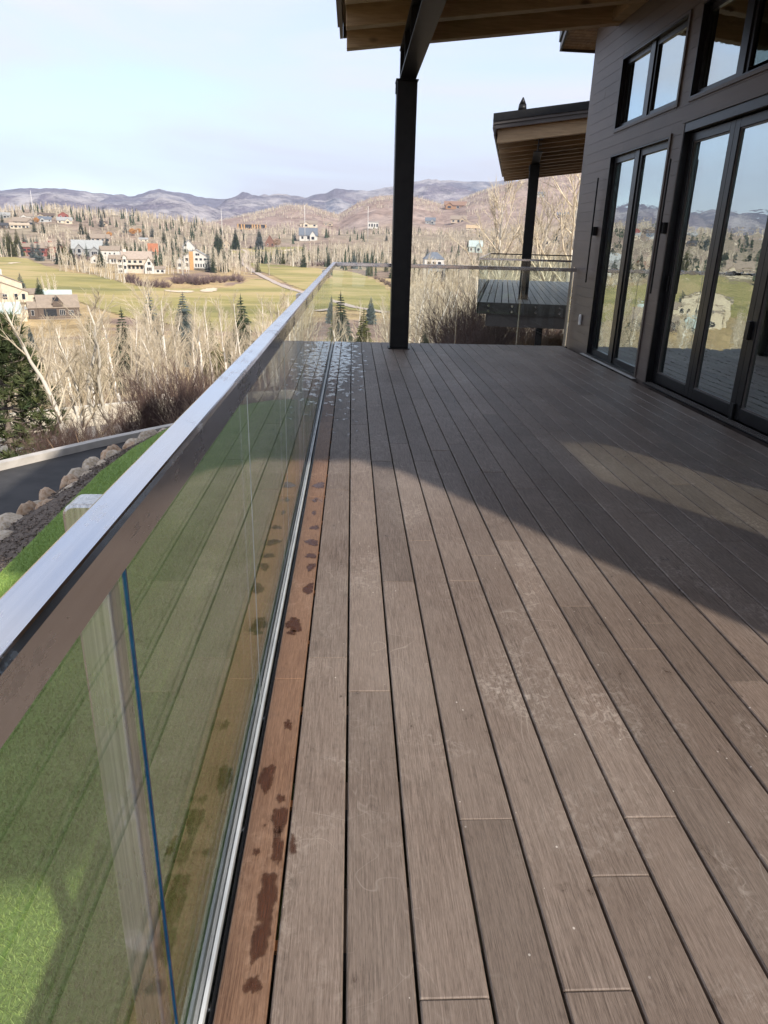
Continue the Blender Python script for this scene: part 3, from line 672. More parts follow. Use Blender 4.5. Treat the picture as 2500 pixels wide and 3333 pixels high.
while z < HZ1-.02:
    y = HY0; cuts = [HY0]
    yy = HY0 + rs_.uniform(.8, 3.4)
    while yy < HY1-.5: cuts.append(yy); yy += rs_.uniform(2.4, 4.2)
    cuts.append(HY1)
    for a, b in zip(cuts[:-1], cuts[1:]):
        for (p, q, r, s) in rects_minus(a+.001, b-.001, z+.0012, z+CO-.0008, OPEN):
            mb = MB(); lip = .0010
            mb.hexa([(WX-rs_.uniform(0, .0016), p, r), (WX+.018, p, r), (WX+.018, q, r), (WX, q, r), (WX+lip, p, s), (WX+.018, p, s), (WX+.018, q, s), (WX+lip, q, s)])
            hb(mb, 'siding_plank', MAT['siding'])
    z += CO; ci += 1
# wall body behind the cladding, with the openings left free
for (p, q, r, s) in rects_minus(HY0+.002, HY1-.002, -2.6, HZ1, OPEN):
    hb(MB().box(WX+.0185, WX+.17, p, q, r, s), 'wall', MAT['siding'])
hb(MB().box(WX+.002, 9.4, HY1, HY1+.16, -2.6, HZ1), 'wall', MAT['siding'])
for (p, q, r, s) in rects_minus(WX+.172, 9.4, -2.6, HZ1, [(4.0, 6.0, 2.85, 4.62)]): hb(MB().box(p, q, HY0, HY0+.16, r, s), 'wall', MAT['siding'])
sw = hb(MB().box(4.0, 4.05, HY0+.05, HY0+.11, 2.85, 4.62), 'end_window', MAT['black_frame']); hb(MB().box(5.95, 6.0, HY0+.05, HY0+.11, 2.85, 4.62), 'frame', MAT['black_frame'], sw); hb(MB().box(4.0505, 5.9495, HY0+.05, HY0+.11, 2.85, 2.9), 'frame', MAT['black_frame'], sw); hb(MB().box(4.0505, 5.9495, HY0+.05, HY0+.11, 4.57, 4.62), 'frame', MAT['black_frame'], sw); hb(MB().box(4.0505, 5.9495, HY0+.07, HY0+.09, 2.9005, 4.5695), 'glass_pane', MAT['tinted_glass'], sw)
hb(MB().box(9.24, 9.4, HY0+.161, HY1-.001, -2.6, HZ1), 'wall', MAT['interior'])
hb(MB().box(WX+.172, 9.239, HY0+.161, HY1-.001, -.2, -.01), 'inside_floor', MAT['interior_floor'])
hb(MB().box(5.6, 5.7, 7.995, HY1-.002, -.009, 4.35), 'inside_wall', MAT['interior'])
hb(MB().box(WX+.1725, 5.599, 7.90, 7.99, -.009, 4.199), 'inside_wall', MAT['interior'])
# main roof of the house, over the wall and out past its far corner
mb = MB(); mb.hexa([(3.30, -.42, 4.40), (9.8, -.42, 5.6), (9.8, 10.9, 5.6), (3.30, 10.9, 4.40), (3.30, -.42, 4.62), (9.8, -.42, 5.85), (9.8, 10.9, 5.85), (3.30, 10.9, 4.62)]); hb(mb, 'roof', MAT['fascia'])
for (p, q, r, s) in ((5.6, 15.0, 1.5, 1.66), (5.6, 15.0, 10.74, 10.9)): hb(MB().box(p, q, r, s, 4.9, 9.2), 'added_upper_wall', MAT['siding'])  # unseen upper storey, added so its shadow reaches the twin deck
for p in (5.6, 14.84): hb(MB().box(p, p+.16, 1.6605, 10.7395, 4.9, 9.2), 'added_upper_wall', MAT['siding'])
hb(MB().box(9.4005, 15.0, 1.5, 10.9, -2.6, 4.8995), 'added_lower_wall', MAT['siding'])  # base carrying the added storey
mb = MB(); mb.hexa([(5.2, 1.1, 9.21), (15.4, 1.1, 9.9), (15.4, 11.2, 9.9), (5.2, 11.2, 9.21), (5.2, 1.1, 9.45), (15.4, 1.1, 10.15), (15.4, 11.2, 10.15), (5.2, 11.2, 9.45)]); hb(mb, 'added_upper_roof', MAT['fascia'])  # roof of the added storey, part of the same shadow caster
# eave with plank soffit past the far corner
A, B, C_, D = Vector((3.05, 12.0, 4.11)), Vector((6.0, 12.0, 4.07)), Vector((6.0, 10.95, 4.12)), Vector((2.86, 10.95, 4.15))
npl = 9
for i in range(npl):
    f0, f1 = i/npl, (i+1)/npl-.012
    q = [D.lerp(A, f0), C_.lerp(B, f0), C_.lerp(B, f1), D.lerp(A, f1)]
    mb = MB(); mb.hexa([tuple(v) for v in q] + [tuple(v+Vector((0, 0, .02))) for v in q]); hb(mb, 'soffit_board', MAT['soffit'])
up = Vector((0, 0, .24))
mb = MB(); q = [A+Vector((-.03, .03, -.03)), B+Vector((0, .03, -.03)), B+Vector((0, .001, -.03)), A+Vector((0, .001, -.03))]; mb.hexa([tuple(v) for v in q]+[tuple(v+up) for v in q]); hb(mb, 'fascia_board', MAT['fascia'])
mb = MB(); q = [D+Vector((-.03, 0, -.02)), A+Vector((-.03, 0, -.02)), A+Vector((-.001, 0, -.02)), D+Vector((-.001, 0, -.02))]; mb.hexa([tuple(v) for v in q]+[tuple(v+up*.8) for v in q]); hb(mb, 'fascia_board', MAT['fascia'])
mb = MB(); q = [D+Vector((-.06, 0, .08)), A+Vector((-.06, 0, .08)), A+Vector((-.031, 0, .08)), D+Vector((-.031, 0, .08))]; mb.hexa([tuple(v) for v in q]+[tuple(v+up*.8) for v in q]); hb(mb, 'metal_drip_edge', MAT['black'])
mb = MB(); q = [D+Vector((-.05, 0, .26)), C_+Vector((0, 0, .26)), B+Vector((0, .03, .26)), A+Vector((-.05, .03, .26))]; mb.hexa([tuple(v) for v in q]+[tuple(v+Vector((0, 0, .03))) for v in q]); hb(mb, 'metal_roof', MAT['black'])

def window(nm, y0, y1, z0, z1, splits, dep, fr=.045, sash=.075, bot=.07, top=.075, mull=.18, label=None, gm='window_glass'):
    """far jamb at y1. splits: list of y where mullions stand"""
    w = hb(MB().box(WX-.012, WX+.165, y1-.001-.012, y1-.001, z0, z1), nm, MAT['black_frame'])
    if label: w['label'] = label
    P = w
    def part(x0, x1, a, b, c, d, name='frame', m=MAT['black_frame'], bv=0): return hb(MB().box(x0, x1, a, b, c, d), name, m, P, bv)
    e = .001
    part(WX-.013, WX+.165, y0+e, y0+.012, z0, z1, 'jamb'); part(WX-.013, WX+.165, y0+.0125, y1-.0135, z1-.013, z1-e, 'head'); part(WX-.013, WX+.165, y0+.0125, y1-.0135, z0+e, z0+.013, 'sill')
    # thin brown flashing round the opening
    part(WX-.016, WX+.0, y0-.035, y1+.02, z1+.001, z1+.026, 'trim', MAT['trim']); part(WX-.016, WX+.0, y0-.035, y0-.0005, z0+.0, z1+.0005, 'trim', MAT['trim'])
    if z0 > .1: part(WX-.016, WX+.0, y0-.035, y1+.02, z0-.03, z0-.001, 'trim', MAT['trim'])
    ed = [y0+.0125] + splits + [y1-.0135]
    for i in range(len(ed)-1):
        a = ed[i] + (mull/2 if i > 0 else 0); b = ed[i+1] - (mull/2 if i < len(ed)-2 else 0)
        za, zb = z0+.0135, z1-.0135; xg = WX+dep
        part(xg-.02, xg+.04, a+e, a+sash, za, zb, 'sash', bv=.004); part(xg-.02, xg+.04, b-sash, b-e, za, zb, 'sash', bv=.004)
        part(xg-.0195, xg+.0395, a+sash+e, b-sash-e, za, za+bot, 'sash', bv=.004); part(xg-.0195, xg+.0395, a+sash+e, b-sash-e, zb-top, zb, 'sash', bv=.004)
        part(xg+.004, xg+.022, a+sash+.0005, b-sash-.0005, za+bot+.0005, zb-top-.0005, 'glass_pane', MAT[gm])
        if i < len(ed)-2: part(xg-.035, xg+.09, ed[i+1]-mull/2+.002, ed[i+1]+mull/2-.002, za, zb, 'mullion', bv=.003)
    return w
window('sliding_window', 8.07, 9.86, 0.015, 2.48, [9.03], .06, mull=.13, sash=.055, label='tall two pane window nearest the far corner')
window('side_window', 1.27, 2.98, 0.5, 2.5, [], .06, sash=.055, label='single pane window beyond the folding doors', gm='tinted_glass')
window('upper_window', 8.03, 9.85, 2.77, 3.545, [8.98], .06, mull=.13, sash=.05, bot=.05, top=.06, label='high two pane window nearest the far corner')
window('upper_window', 4.95, 7.73, 2.77, 3.545, [6.86, 5.9], .06, mull=.11, sash=.05, bot=.05, top=.06, label='high window nearest the camera')
# folding glass doors
e = .001
fd = hb(MB().box(WX-.014, WX+.166, 7.713, 7.7245, 0.001, 2.5545), 'folding_door', MAT['black_frame']); fd['label'] = 'wide black folding glass door'
hb(MB().box(WX-.014, WX+.166, 3.22+e, 7.712, 2.47, 2.5545), 'head', MAT['black_frame'], fd, .004)
hb(MB().box(WX-.014, WX+.166, 3.221, 3.235, 0.001, 2.469), 'jamb', MAT['black_frame'], fd)
hb(MB().box(WX-.05, WX+.166, 3.236, 7.712, 0.001, .012), 'threshold', MAT['black_frame'], fd)
for xx in (-.03, .0, .03): hb(MB().box(WX+xx, WX+xx+.006, 3.236, 7.712, 0.0125, .02), 'threshold_track', MAT['fascia'], fd)
hb(MB().box(WX-.03, WX-.0145, 3.18, 7.76, 2.5555, 2.59), 'head_flashing', MAT['trim'], fd)
hb(MB().box(WX-.018, WX+.0, 7.726, 7.758, 0.0, 2.555), 'trim', MAT['trim'], fd)
PW = 0.893
for i in range(5):
    b = 7.712 - PW*i - .0015; a = b-PW+.003; xg = WX+.08
    dp = hb(MB().box(xg-.03, xg+.03, a, a+.085, .03, 2.462), 'door_panel', MAT['black_frame'], None, .003)
    def part(x0, x1, a_, b_, c, d, name, m=MAT['black_frame'], bv=.003): return hb(MB().box(x0, x1, a_, b_, c, d), name, m, dp, bv)
    part(xg-.03, xg+.03, b-.085, b, .03, 2.462, 'stile'); part(xg-.0295, xg+.0295, a+.0855, b-.0855, .03, .135, 'bottom_rail'); part(xg-.0295, xg+.0295, a+.0855, b-.0855, 2.385, 2.4615, 'top_rail')
    part(xg-.004, xg+.02, a+.0858, b-.0858, .1355, 2.3845, 'glass_pane', MAT['window_glass'], 0)
    for (p, q, r, s) in ((a+.0858, b-.0858, .1356, .147), (a+.0858, b-.0858, 2.374, 2.3844)): part(xg-.018, xg-.0045, p, q, r, s, 'glazing_bead', MAT['fascia'], 0)
    for (p, q) in ((a+.0858, a+.094), (b-.094, b-.0858)): part(xg-.018, xg-.0045, p, q, .1475, 2.3735, 'glazing_bead', MAT['fascia'], 0)
    if i in (1, 3):
        part(xg-.062, xg-.031, a-.03, a+.03, .70, .85, 'lock_case'); part(xg-.056, xg-.031, a-.022, a+.022, .02, .16, 'hinge', MAT['black'])
    if i == 0: part(xg-.05, xg-.031, b-.06, b-.045, .98, 1.13, 'handle', MAT['black'])
# narrow pale flashing on the deck at the window's foot
tag(MB().box(3.205, 3.252, 7.99, 9.98, .001, .006).build('flashing_strip', MAT['strip']), 'pale flashing strip on the boards under the two pane window', 'flashing strip')
# wall lights: slim vertical bar on a square back box
for (y, lab) in ((10.09, 'slim black bar light on the wall by the far house corner'), (7.83, 'slim black bar light on the wall between the window and the folding doors')):
    s = empty('wall_light', (WX, y, 1.6), 0, lab, 'wall light', 'slim bar lights on the house wall')
    o = MB().box(-.055, -.004, -.045, .045, -.055, .055).build('back_box', MAT['black'], s); bevel(o, .004)
    o = MB().box(-.074, -.0555, -.009, .009, -.655, .65).build('light_bar', MAT['black'], s); bevel(o, .003)
s = empty('door_sensor', (WX-.004, 10.28, .43), 0, 'small white plastic sensor on the brown wall near the deck', 'sensor')
o = MB().box(-.034, 0, -.028, .028, -.075, .075).build('sensor_body', MAT['white_plastic'], s); bevel(o, .02, 3)
o = MB().box(-.038, -.0345, -.012, .012, -.02, .05).build('sensor_cover', MAT['strip'], s); bevel(o, .003, 1)

# ---------------------------------------------------------------- the twin deck beyond
NF = ((3.40, 19.55, -0.02), R(-11.5))
nd = empty('neighbour_deck', NF[0], NF[1], 'weathered grey deck of the twin unit beyond the far railing', 'deck')
MAT['grey_board'] = deck_mat('grey_weathered_deck_wood', (0.22, 0.20, 0.185), (0.34, 0.315, 0.295), (0.42, 0.4, 0.38), wet=False)
for k in range(32):
    o = new_obj('board', board_mesh(0.172, 14.0, 'grey_board'), None, nd); o.location = (.01+.09+k*.194, 0, 0)
MB().box(-.02, 6.2, -.05, -.003, -.30, -.003).build('fascia_board', MAT['fascia'], nd)
MB().box(-.05, -.021, -.04, 14.05, -.30, -.003).build('fascia_board', MAT['black'], nd)
MB().box(.2, 6.2, .001, .14, -.62, -.305).build('support_beam', MAT['fascia'], nd)
MB().box(.25, 6.2, 1.3, 1.44, -.62, -.305).build('support_beam', MAT['fascia'], nd)
for i in range(9): MB().box(0, 6.1, .4+1.5*i, .46+1.5*i, -.29, -.026).build('joist', MAT['joist'], nd)
for x in (.7, 3.3):
    MB().box(x, x+.11, -.012, -.001, -.46, -.32).build('bracket', MAT['fascia'], nd)
MB().box(1.62, 1.80, 1.30, 1.48, -4.5, -.625).build('support_post', MAT['black'], nd)
nr = empty('neighbour_railing', NF[0], NF[1], 'glass railing with slim top rail round the twin deck', 'railing')
MB().box(-.08, -.03, -.09, 14.1, 1.06, 1.11).build('top_rail', MAT['rail'], nr); MB().box(-.029, 6.2, -.09, -.04, 1.061, 1.1095).build('top_rail', MAT['rail'], nr)
MB().box(-.029, 6.2, 14.05, 14.1, 1.061, 1.1095).build('top_rail', MAT['black'], nr)
for i in range(5): MB().box(-.05+1.2*i+.01, -.05+1.2*i+1.19, -.075, -.063, -.28, 1.06).build('glass_panel', MAT['rail_glass'], nr)
for i in range(12): MB().box(-.066, -.054, -.06+1.17*i+.01, -.06+1.17*i+1.16, -.28, 1.06).build('glass_panel', MAT['rail_glass'], nr)
for i in range(5): MB().box(-.02+1.2*i+.01, -.02+1.2*i+1.19, 14.06, 14.072, 0, 1.06).build('glass_panel', MAT['rail_glass'], nr)
so2 = None
for i in range(6):
    for zz in (-.08, -.22):
        mb = MB(); mb.tube((0, -.095, 0), (0, -.0755, 0), .028, n=12)
        if so2 is None: so2 = mb.build('standoff_bolt', MAT['bright'], nr); o = so2
        else: o = new_obj('standoff_bolt', so2.data, None, nr)
        o.location = (.25+.62*i, 0, zz)
ncn = canopy_building(((3.36, 17.95, 0.0), R(-12.3)), 'timber rafter canopy with grey fascia over the twin deck', 0.06, 10.36, 3.58, 0.1155, 5.6, (.72, .98, 2.75, 3.0), 3.42, 9.9, shade_tongue=False, nm='neighbour_canopy')
v = empty('roof_vent', (3.36, 17.95, 4.24), R(-12.3), 'small dark finial vent on the twin canopy roof edge', 'roof vent')
mb = MB(); mb.tube((.42, .1, 0), (.42, .1, .12), .10, .085, 10); mb.tube((.42, .1, .12), (.42, .1, .27), .085, .012, 10); mb.build('vent_cap', MAT['black'], v, True)
nh = empty('neighbour_house', (3.36, 17.95, 0), R(-12.3), 'brown clad twin house standing behind the near house corner', 'house')
MB().box(5.4, 11, .9, 12, -3.5, 4.15).build('wall', MAT['siding'], nh)
mb = MB(); mb.hexa([(5.3, .5, 4.3), (11.3, .5, 5.2), (11.3, 12.3, 5.2), (5.3, 12.3, 4.3), (5.3, .5, 4.5), (11.3, .5, 5.4), (11.3, 12.3, 5.4), (5.3, 12.3, 4.5)]); mb.build('roof', MAT['fascia'], nh)
# ---------------------------------------------------------------- garden: turf, bed, boulders, drive, kerb
def sheet(name, poly, zf, mat, step, label, kind='structure', thick=None):
    P = np.array(poly); x0, y0 = P.min(0); x1, y1 = P.max(0)
    xs = np.arange(x0, x1+step, step); ys = np.arange(y0, y1+step, step)
    X, Y = np.meshgrid(xs, ys, indexing='ij'); n, m = X.shape
    def inside(px, py):
        c = np.zeros(px.shape, bool); j = len(P)-1
        for i in range(len(P)):
            xi, yi = P[i]; xj, yj = P[j]
            if yi != yj:
                c ^= ((yi > py) != (yj > py)) & (px < (xj-xi)*(py-yi)/(yj-yi)+xi)
            j = i
        return c
    cx = (X[:-1, :-1]+X[1:, 1:])/2; cy_ = (Y[:-1, :-1]+Y[1:, 1:])/2
    keep = inside(cx, cy_).ravel()
    idx = np.arange(n*m).reshape(n, m); F = np.stack([idx[:-1, :-1], idx[1:, :-1], idx[1:, 1:], idx[:-1, 1:]], -1).reshape(-1, 4)[keep]
    used, inv = np.unique(F, return_inverse=True); F = inv.reshape(-1, 4)
    xx = X.ravel()[used]; yy = Y.ravel()[used]
    V = np.stack([xx, yy, zf(xx, yy)], -1)
    o = new_obj(name, np_mesh(name, V, F, True), mat); tag(o, label, kind=kind); return o
TZ = -1.0
TURF = [(-0.27, -6), (-2.60, -6), (-2.60, 3), (-2.62, 5), (-2.70, 7.4), (-2.62, 8.4), (-2.40, 9.6), (-1.95, 10.6), (-1.3, 11.2), (-0.5, 11.5), (3.0, 11.6), (3.0, 10.5), (-0.27, 10.5)]
def ribbon(name, L_, R_, zl, zr, mat, label, kind='structure', n=1):
    """strip between two polylines of equal length"""
    V = []; F = []
    for (a, b) in zip(L_, R_):
        for i in range(n+1):
            t = i/n; za = zl(a) if callable(zl) else zl; zb = zr(b) if callable(zr) else zr
            V.append((a[0]+(b[0]-a[0])*t, a[1]+(b[1]-a[1])*t, za+(zb-za)*t))
    for k in range(len(L_)-1):
        for i in range(n):
            p = k*(n+1)+i; F.append((p, p+1, p+n+2, p+n+1))
    o = new_obj(name, np_mesh(name, V, F, True), mat); return tag(o, label, kind=kind)
lw = MB(); lw.prism(TURF[::-1], TZ-.5, TZ); tag(lw.build('lawn', MAT['turf_base']), 'green turf lawn below the deck', kind='structure')
# grass blades on the turf
rg = np.random.RandomState(4)
def in_poly(px, py, P):
    c = np.zeros(px.shape, bool); j = len(P)-1
    for i in range(len(P)):
        xi, yi = P[i]; xj, yj = P[j]
        if yi != yj: c ^= ((yi > py) != (yj > py)) & (px < (xj-xi)*(py-yi)/(yj-yi)+xi)
        j = i
    return c
def blades(name, px, py, pz, h, w, lean, mat, label, rng):
    n = len(px); a = rng.uniform(0, 6.283, n); b = rng.uniform(0, 6.283, n); hh = h*rng.uniform(.6, 1.3, n); ll = lean*rng.uniform(.2, 1.3, n)
    dx, dy = np.cos(a)*w/2, np.sin(a)*w/2; tx, ty = np.cos(b)*ll*hh, np.sin(b)*ll*hh
    V = np.empty((n, 3, 3)); V[:, 0] = np.stack([px-dx, py-dy, pz], -1); V[:, 1] = np.stack([px+dx, py+dy, pz], -1); V[:, 2] = np.stack([px+tx, py+ty, pz+hh*np.sqrt(np.maximum(.15, 1-ll**2*.5))], -1)
    o = new_obj(name, np_mesh(name, V.reshape(-1, 3), np.arange(3*n).reshape(n, 3)), mat); return tag(o, label, kind='stuff')
n = 300000
px = rg.uniform(-2.72, -.27, n); py = 11.6 - 14.0*np.sqrt(rg.uniform(0, 1, n)); k = in_poly(px, py, TURF); px, py = px[k], py[k]
blades('grass', px, py, np.full(len(px), TZ-.002), .024, .0045, .8, MAT['turf'], 'short dense green turf pile', rg)
# the bed and the boulder edge
BO = [(-3.75, -6), (-3.75, 3), (-3.76, 5.5), (-3.76, 7.1), (-3.66, 8.6), (-3.52, 10.0), (-3.2, 10.8), (-2.7, 11.5), (-2.1, 12.3), (-1.2, 13.2), (1.5, 14.2), (5, 15)]
TI = [(-2.59, -6), (-2.59, 3), (-2.60, 5.0), (-2.69, 7.4), (-2.61, 8.4), (-2.39, 9.6), (-1.94, 10.6), (-1.6, 11.0), (-1.3, 11.25), (-.5, 11.55), (1.5, 11.7), (5, 11.8)]
ribbon('planting_bed', TI, BO, -1.015, -1.62, MAT['mulch'], 'dark mulch bed between the turf and the boulders', n=4)
DZ = -1.90
KB = [(-16, -9), (-11, -1.5), (-8, 4.5), (-6.3, 8.2), (-5.17, 10.2), (-4.2, 11.5), (-3.3, 12.55), (-2.3, 13.6), (-1.0, 14.8), (1.0, 16.2), (3.5, 17.4), (6, 18.2)]
ribbon('driveway', [(p[0]+.1, p[1]) for p in BO], KB, DZ, DZ, MAT['asphalt'], 'dark fresh asphalt driveway below the boulder edge', n=3)
def curb(name, line, w, z0, z1, mat, label):
    L_ = []
    for i, p in enumerate(line):
        a = Vector(line[max(0, i-1)]); b = Vector(line[min(len(line)-1, i+1)]); d = (b-a).normalized(); nrm = Vector((-d.y, d.x)); L_.append((p[0]+nrm.x*w, p[1]+nrm.y*w))
    mb = MB()
    for i in range(len(line)-1):
        a, b, c, d = line[i], line[i+1], L_[i+1], L_[i]
        f = lambda q, z: (q[0], q[1], z)
        mb.face([f(a, z1), f(b, z1), f(c, z1), f(d, z1)]); mb.face([f(a, z0), f(b, z0), f(b, z1), f(a, z1)]); mb.face([f(d, z0), f(d, z1), f(c, z1), f(c, z0)])
    return tag(mb.build(name, mat), label, kind='structure')
curb('kerb', KB, .15, DZ-.5, DZ+.11, MAT['concrete'], 'pale concrete kerb along the far side of the driveway')
def rock_mesh(name, seed, sub=2, mat=None):
    import bmesh
    bm = bmesh.new(); bmesh.ops.create_icosphere(bm, subdivisions=sub, radius=1.0); s = Vector((seed*3.1, seed*1.7, seed*.9))
    for v in bm.verts:
        p = v.co.copy(); f = 1+.28*mnoise.noise(p*1.1+s)+.13*mnoise.noise(p*2.6+s)
        q = p*f; q = Vector((q.x, q.y, max(q.z, -.55)))
        for ax in (Vector((1, .3, .2)), Vector((-.4, 1, .1)), Vector((.2, -.6, .9)), Vector((-.8, -.4, .5))):
            ax = (ax+Vector((math.sin(seed*7), math.cos(seed*5), 0))*.3).normalized(); dd = q.dot(ax)
            if dd > .66: q -= ax*(dd-.66)*.9
        v.co = q
    me = bpy.data.meshes.new(name); bm.to_mesh(me); bm.free(); me.materials.append(mat)
    me.polygons.foreach_set('use_smooth', [True]*len(me.polygons)); return me
rr = random.Random(11)
RM = [rock_mesh('boulder', i+1, 3, MAT['rock_warm'] if i in (2, 5) else MAT['rock']) for i in range(7)]
def along(line, s):
    d = 0
    for a, b in zip(line[:-1], line[1:]):
        L = math.dist(a, b)
        if d+L >= s: t = (s-d)/L; return a[0]+(b[0]-a[0])*t, a[1]+(b[1]-a[1])*t, math.atan2(b[1]-a[1], b[0]-a[0])
        d += L
    return b[0], b[1], 0
s_ = 10.4; i = 0
while s_ < 23.5:
    x, y, a = along(BO, s_); L = rr.uniform(.13, .27); mi = rr.randrange(7)
    o = new_obj('boulder', RM[mi]); o.location = (x+rr.uniform(-.03, .12), y, -1.68+rr.uniform(-.05, .05)); o.rotation_euler = (rr.uniform(-.15, .15), rr.uniform(-.15, .15), a+rr.uniform(-.3, .3)); o.scale = (L, rr.uniform(.15, .22), rr.uniform(.15, .22))
    tag(o, 'orange tinted boulder in the row edging the driveway' if mi in (2, 5) else 'rounded pale tan boulder in the row edging the driveway', 'boulder', 'boulders edging the driveway')
    if rr.random() < .45:
        mi = rr.randrange(7); o = new_obj('boulder', RM[mi]); o.location = (x+.30+rr.uniform(0, .14), y+rr.uniform(-.2, .2), -1.50); o.rotation_euler = (0, 0, rr.uniform(0, 6)); f = rr.uniform(.11, .19); o.scale = (f*1.3, f, f)
        tag(o, 'small stone resting in the mulch behind the boulder row', 'stone', 'small stones in the mulch bed')
    s_ += L*1.42; i += 1
n = 5200; t = rg.uniform(7, 24, n); q = rg.uniform(.06, .95, n)
pts = []
for a, b in zip(t, q):
    p1 = along(TI, a*.93); p0 = along(BO, a); pts.append((p1[0]+(p0[0]-p1[0])*b, p1[1]+(p0[1]-p1[1])*b, -1.015-.605*b))
pts = np.array(pts); r3 = rg.uniform(-1, 1, (n, 4, 3))*np.array([.026, .026, .012]); V = (pts[:, None, :]+r3+np.array([0, 0, .012])).reshape(-1, 3); b4 = np.arange(n)[:, None]*4
F = np.concatenate([b4+np.array([0, 1, 2]), b4+np.array([0, 3, 1]), b4+np.array([1, 3, 2]), b4+np.array([0, 2, 3])])
tag(new_obj('bark_chips', np_mesh('bark_chips', V, F), nmat('bark_chip', (0.05, 0.038, 0.03), (0.30, 0.23, 0.18), 22, .95, kind='World')), 'scattered bark chips and gravel over the bed', kind='stuff')

# ---------------------------------------------------------------- lower road and its concrete barrier
def W(px, py): p, r = hit(px, py); return (float(p[0]), float(p[1]))
RN = [(-40, 2), (-26, 13), (-17.5, 20.5), (-12.5, 25.0), (-8.0, 27.6), (-3.0, 29.6), (3, 31.2), (12, 33)]
RF = [(-46, 9), (-30, 21), (-19.5, 28.5), (-12.0, 33.5), (-6.5, 36.6), (-1.5, 38.4), (4, 39.6), (12, 41)]
rz = lambda p: float(height(p[0], p[1]))*0 - 7.02
ribbon('road', RN, RF, -7.0, -7.05, MAT['old_asphalt'], 'grey lower road curving between the trees', n=4)
curb('barrier_wall', RF, .35, -8.4, -6.12, MAT['barrier'], 'cream concrete barrier wall along the lower road')['kind'] = 'thing'
bo = bpy.data.objects['barrier_wall']; bo['category'] = 'barrier wall'
bo['label'] = 'long cream concrete barrier wall along the far side of the lower road'

# ---------------------------------------------------------------- golf course
def PW_(L): return [W(*q) for q in L]
onT = lambda off: (lambda x, y: height(x, y)+off)
def smooth_poly(P, it=2):
    for _ in range(it):
        Q = []
        for a, b in zip(P, P[1:]+P[:1]): Q += [(.75*a[0]+.25*b[0], .75*a[1]+.25*b[1]), (.25*a[0]+.75*b[0], .25*a[1]+.75*b[1])]
        P = Q
    return P
F1 = PW_([(-420, 905), (-200, 870), (-60, 838), (60, 836), (110, 850), (190, 884), (300, 894), (400, 922), (480, 938), (620, 941), (760, 938), (820, 905), (880, 915), (925, 940), (1010, 962), (1080, 1030), (900, 1090), (600, 1070), (330, 1010), (200, 962), (90, 945), (-100, 990), (-420, 1010)])
F2 = PW_([(800, 857), (850, 858), (960, 868), (1060, 878), (1160, 884), (1240, 925), (1300, 965), (1300, 1020), (1100, 1010), (1020, 952), (960, 936), (905, 905), (850, 884)])
F3 = PW_([(748, 813), (780, 809), (870, 805), (985, 803), (1000, 812), (900, 831), (820, 834), (800, 822), (770, 828), (745, 824)])
F4 = PW_([(1400, 1000), (1480, 985), (1560, 1000), (1540, 1040), (1420, 1040)])
for P in (F1, F2, F3, F4):
    P = smooth_poly(P); sheet('fairway', P, onT(.25), MAT['fairway'], 2.6, 'yellow green mown fairway of the golf course')
def strip(name, cl, w, mat, label, off):
    cl = [Vector(p) for p in cl]; Q = []
    for a, b, c, d in zip([cl[0]]+cl[:-2], cl[:-1], cl[1:], cl[2:]+[cl[-1]]):
        for i in range(6):
            t = i/6; Q.append(.5*((2*b)+(-a+c)*t+(2*a-5*b+4*c-d)*t*t+(-a+3*b-3*c+d)*t**3))
    Q.append(cl[-1]); L_, R_ = [], []
    for i, p in enumerate(Q):
        d = (Q[min(i+1, len(Q)-1)]-Q[max(i-1, 0)]).normalized(); nn = Vector((-d.y, d.x))*w/2
        L_.append(tuple(p+nn)); R_.append(tuple(p-nn))
    zf = lambda q: float(height(q[0], q[1]))+off
    return ribbon(name, L_, R_, zf, zf, mat, label, n=2)
PATHPX = [(787, 812), (806, 824), (800, 836), (790, 847), (793, 858), (815, 877), (845, 895), (890, 918), (930, 936), (975, 950), (1030, 964), (1085, 982), (1150, 1001), (1190, 1008), (1260, 1020)]
strip('cart_path', PW_(PATHPX), 5.2, MAT['path'], 'pale winding cart path across the fairways', .5)
for L in ([(648, 946), (690, 939), (708, 940), (706, 948), (688, 953), (660, 953)], [(530, 944), (570, 948), (605, 947), (640, 950), (600, 955), (545, 951)], [(920, 815), (955, 812), (965, 816), (930, 819)], [(20, 858), (60, 853), (75, 856), (40, 861)]):
    sheet('bunker', smooth_poly(PW_(L), 1), onT(.5), MAT['sand'], 1.3, 'pale sand bunker in the fairway')

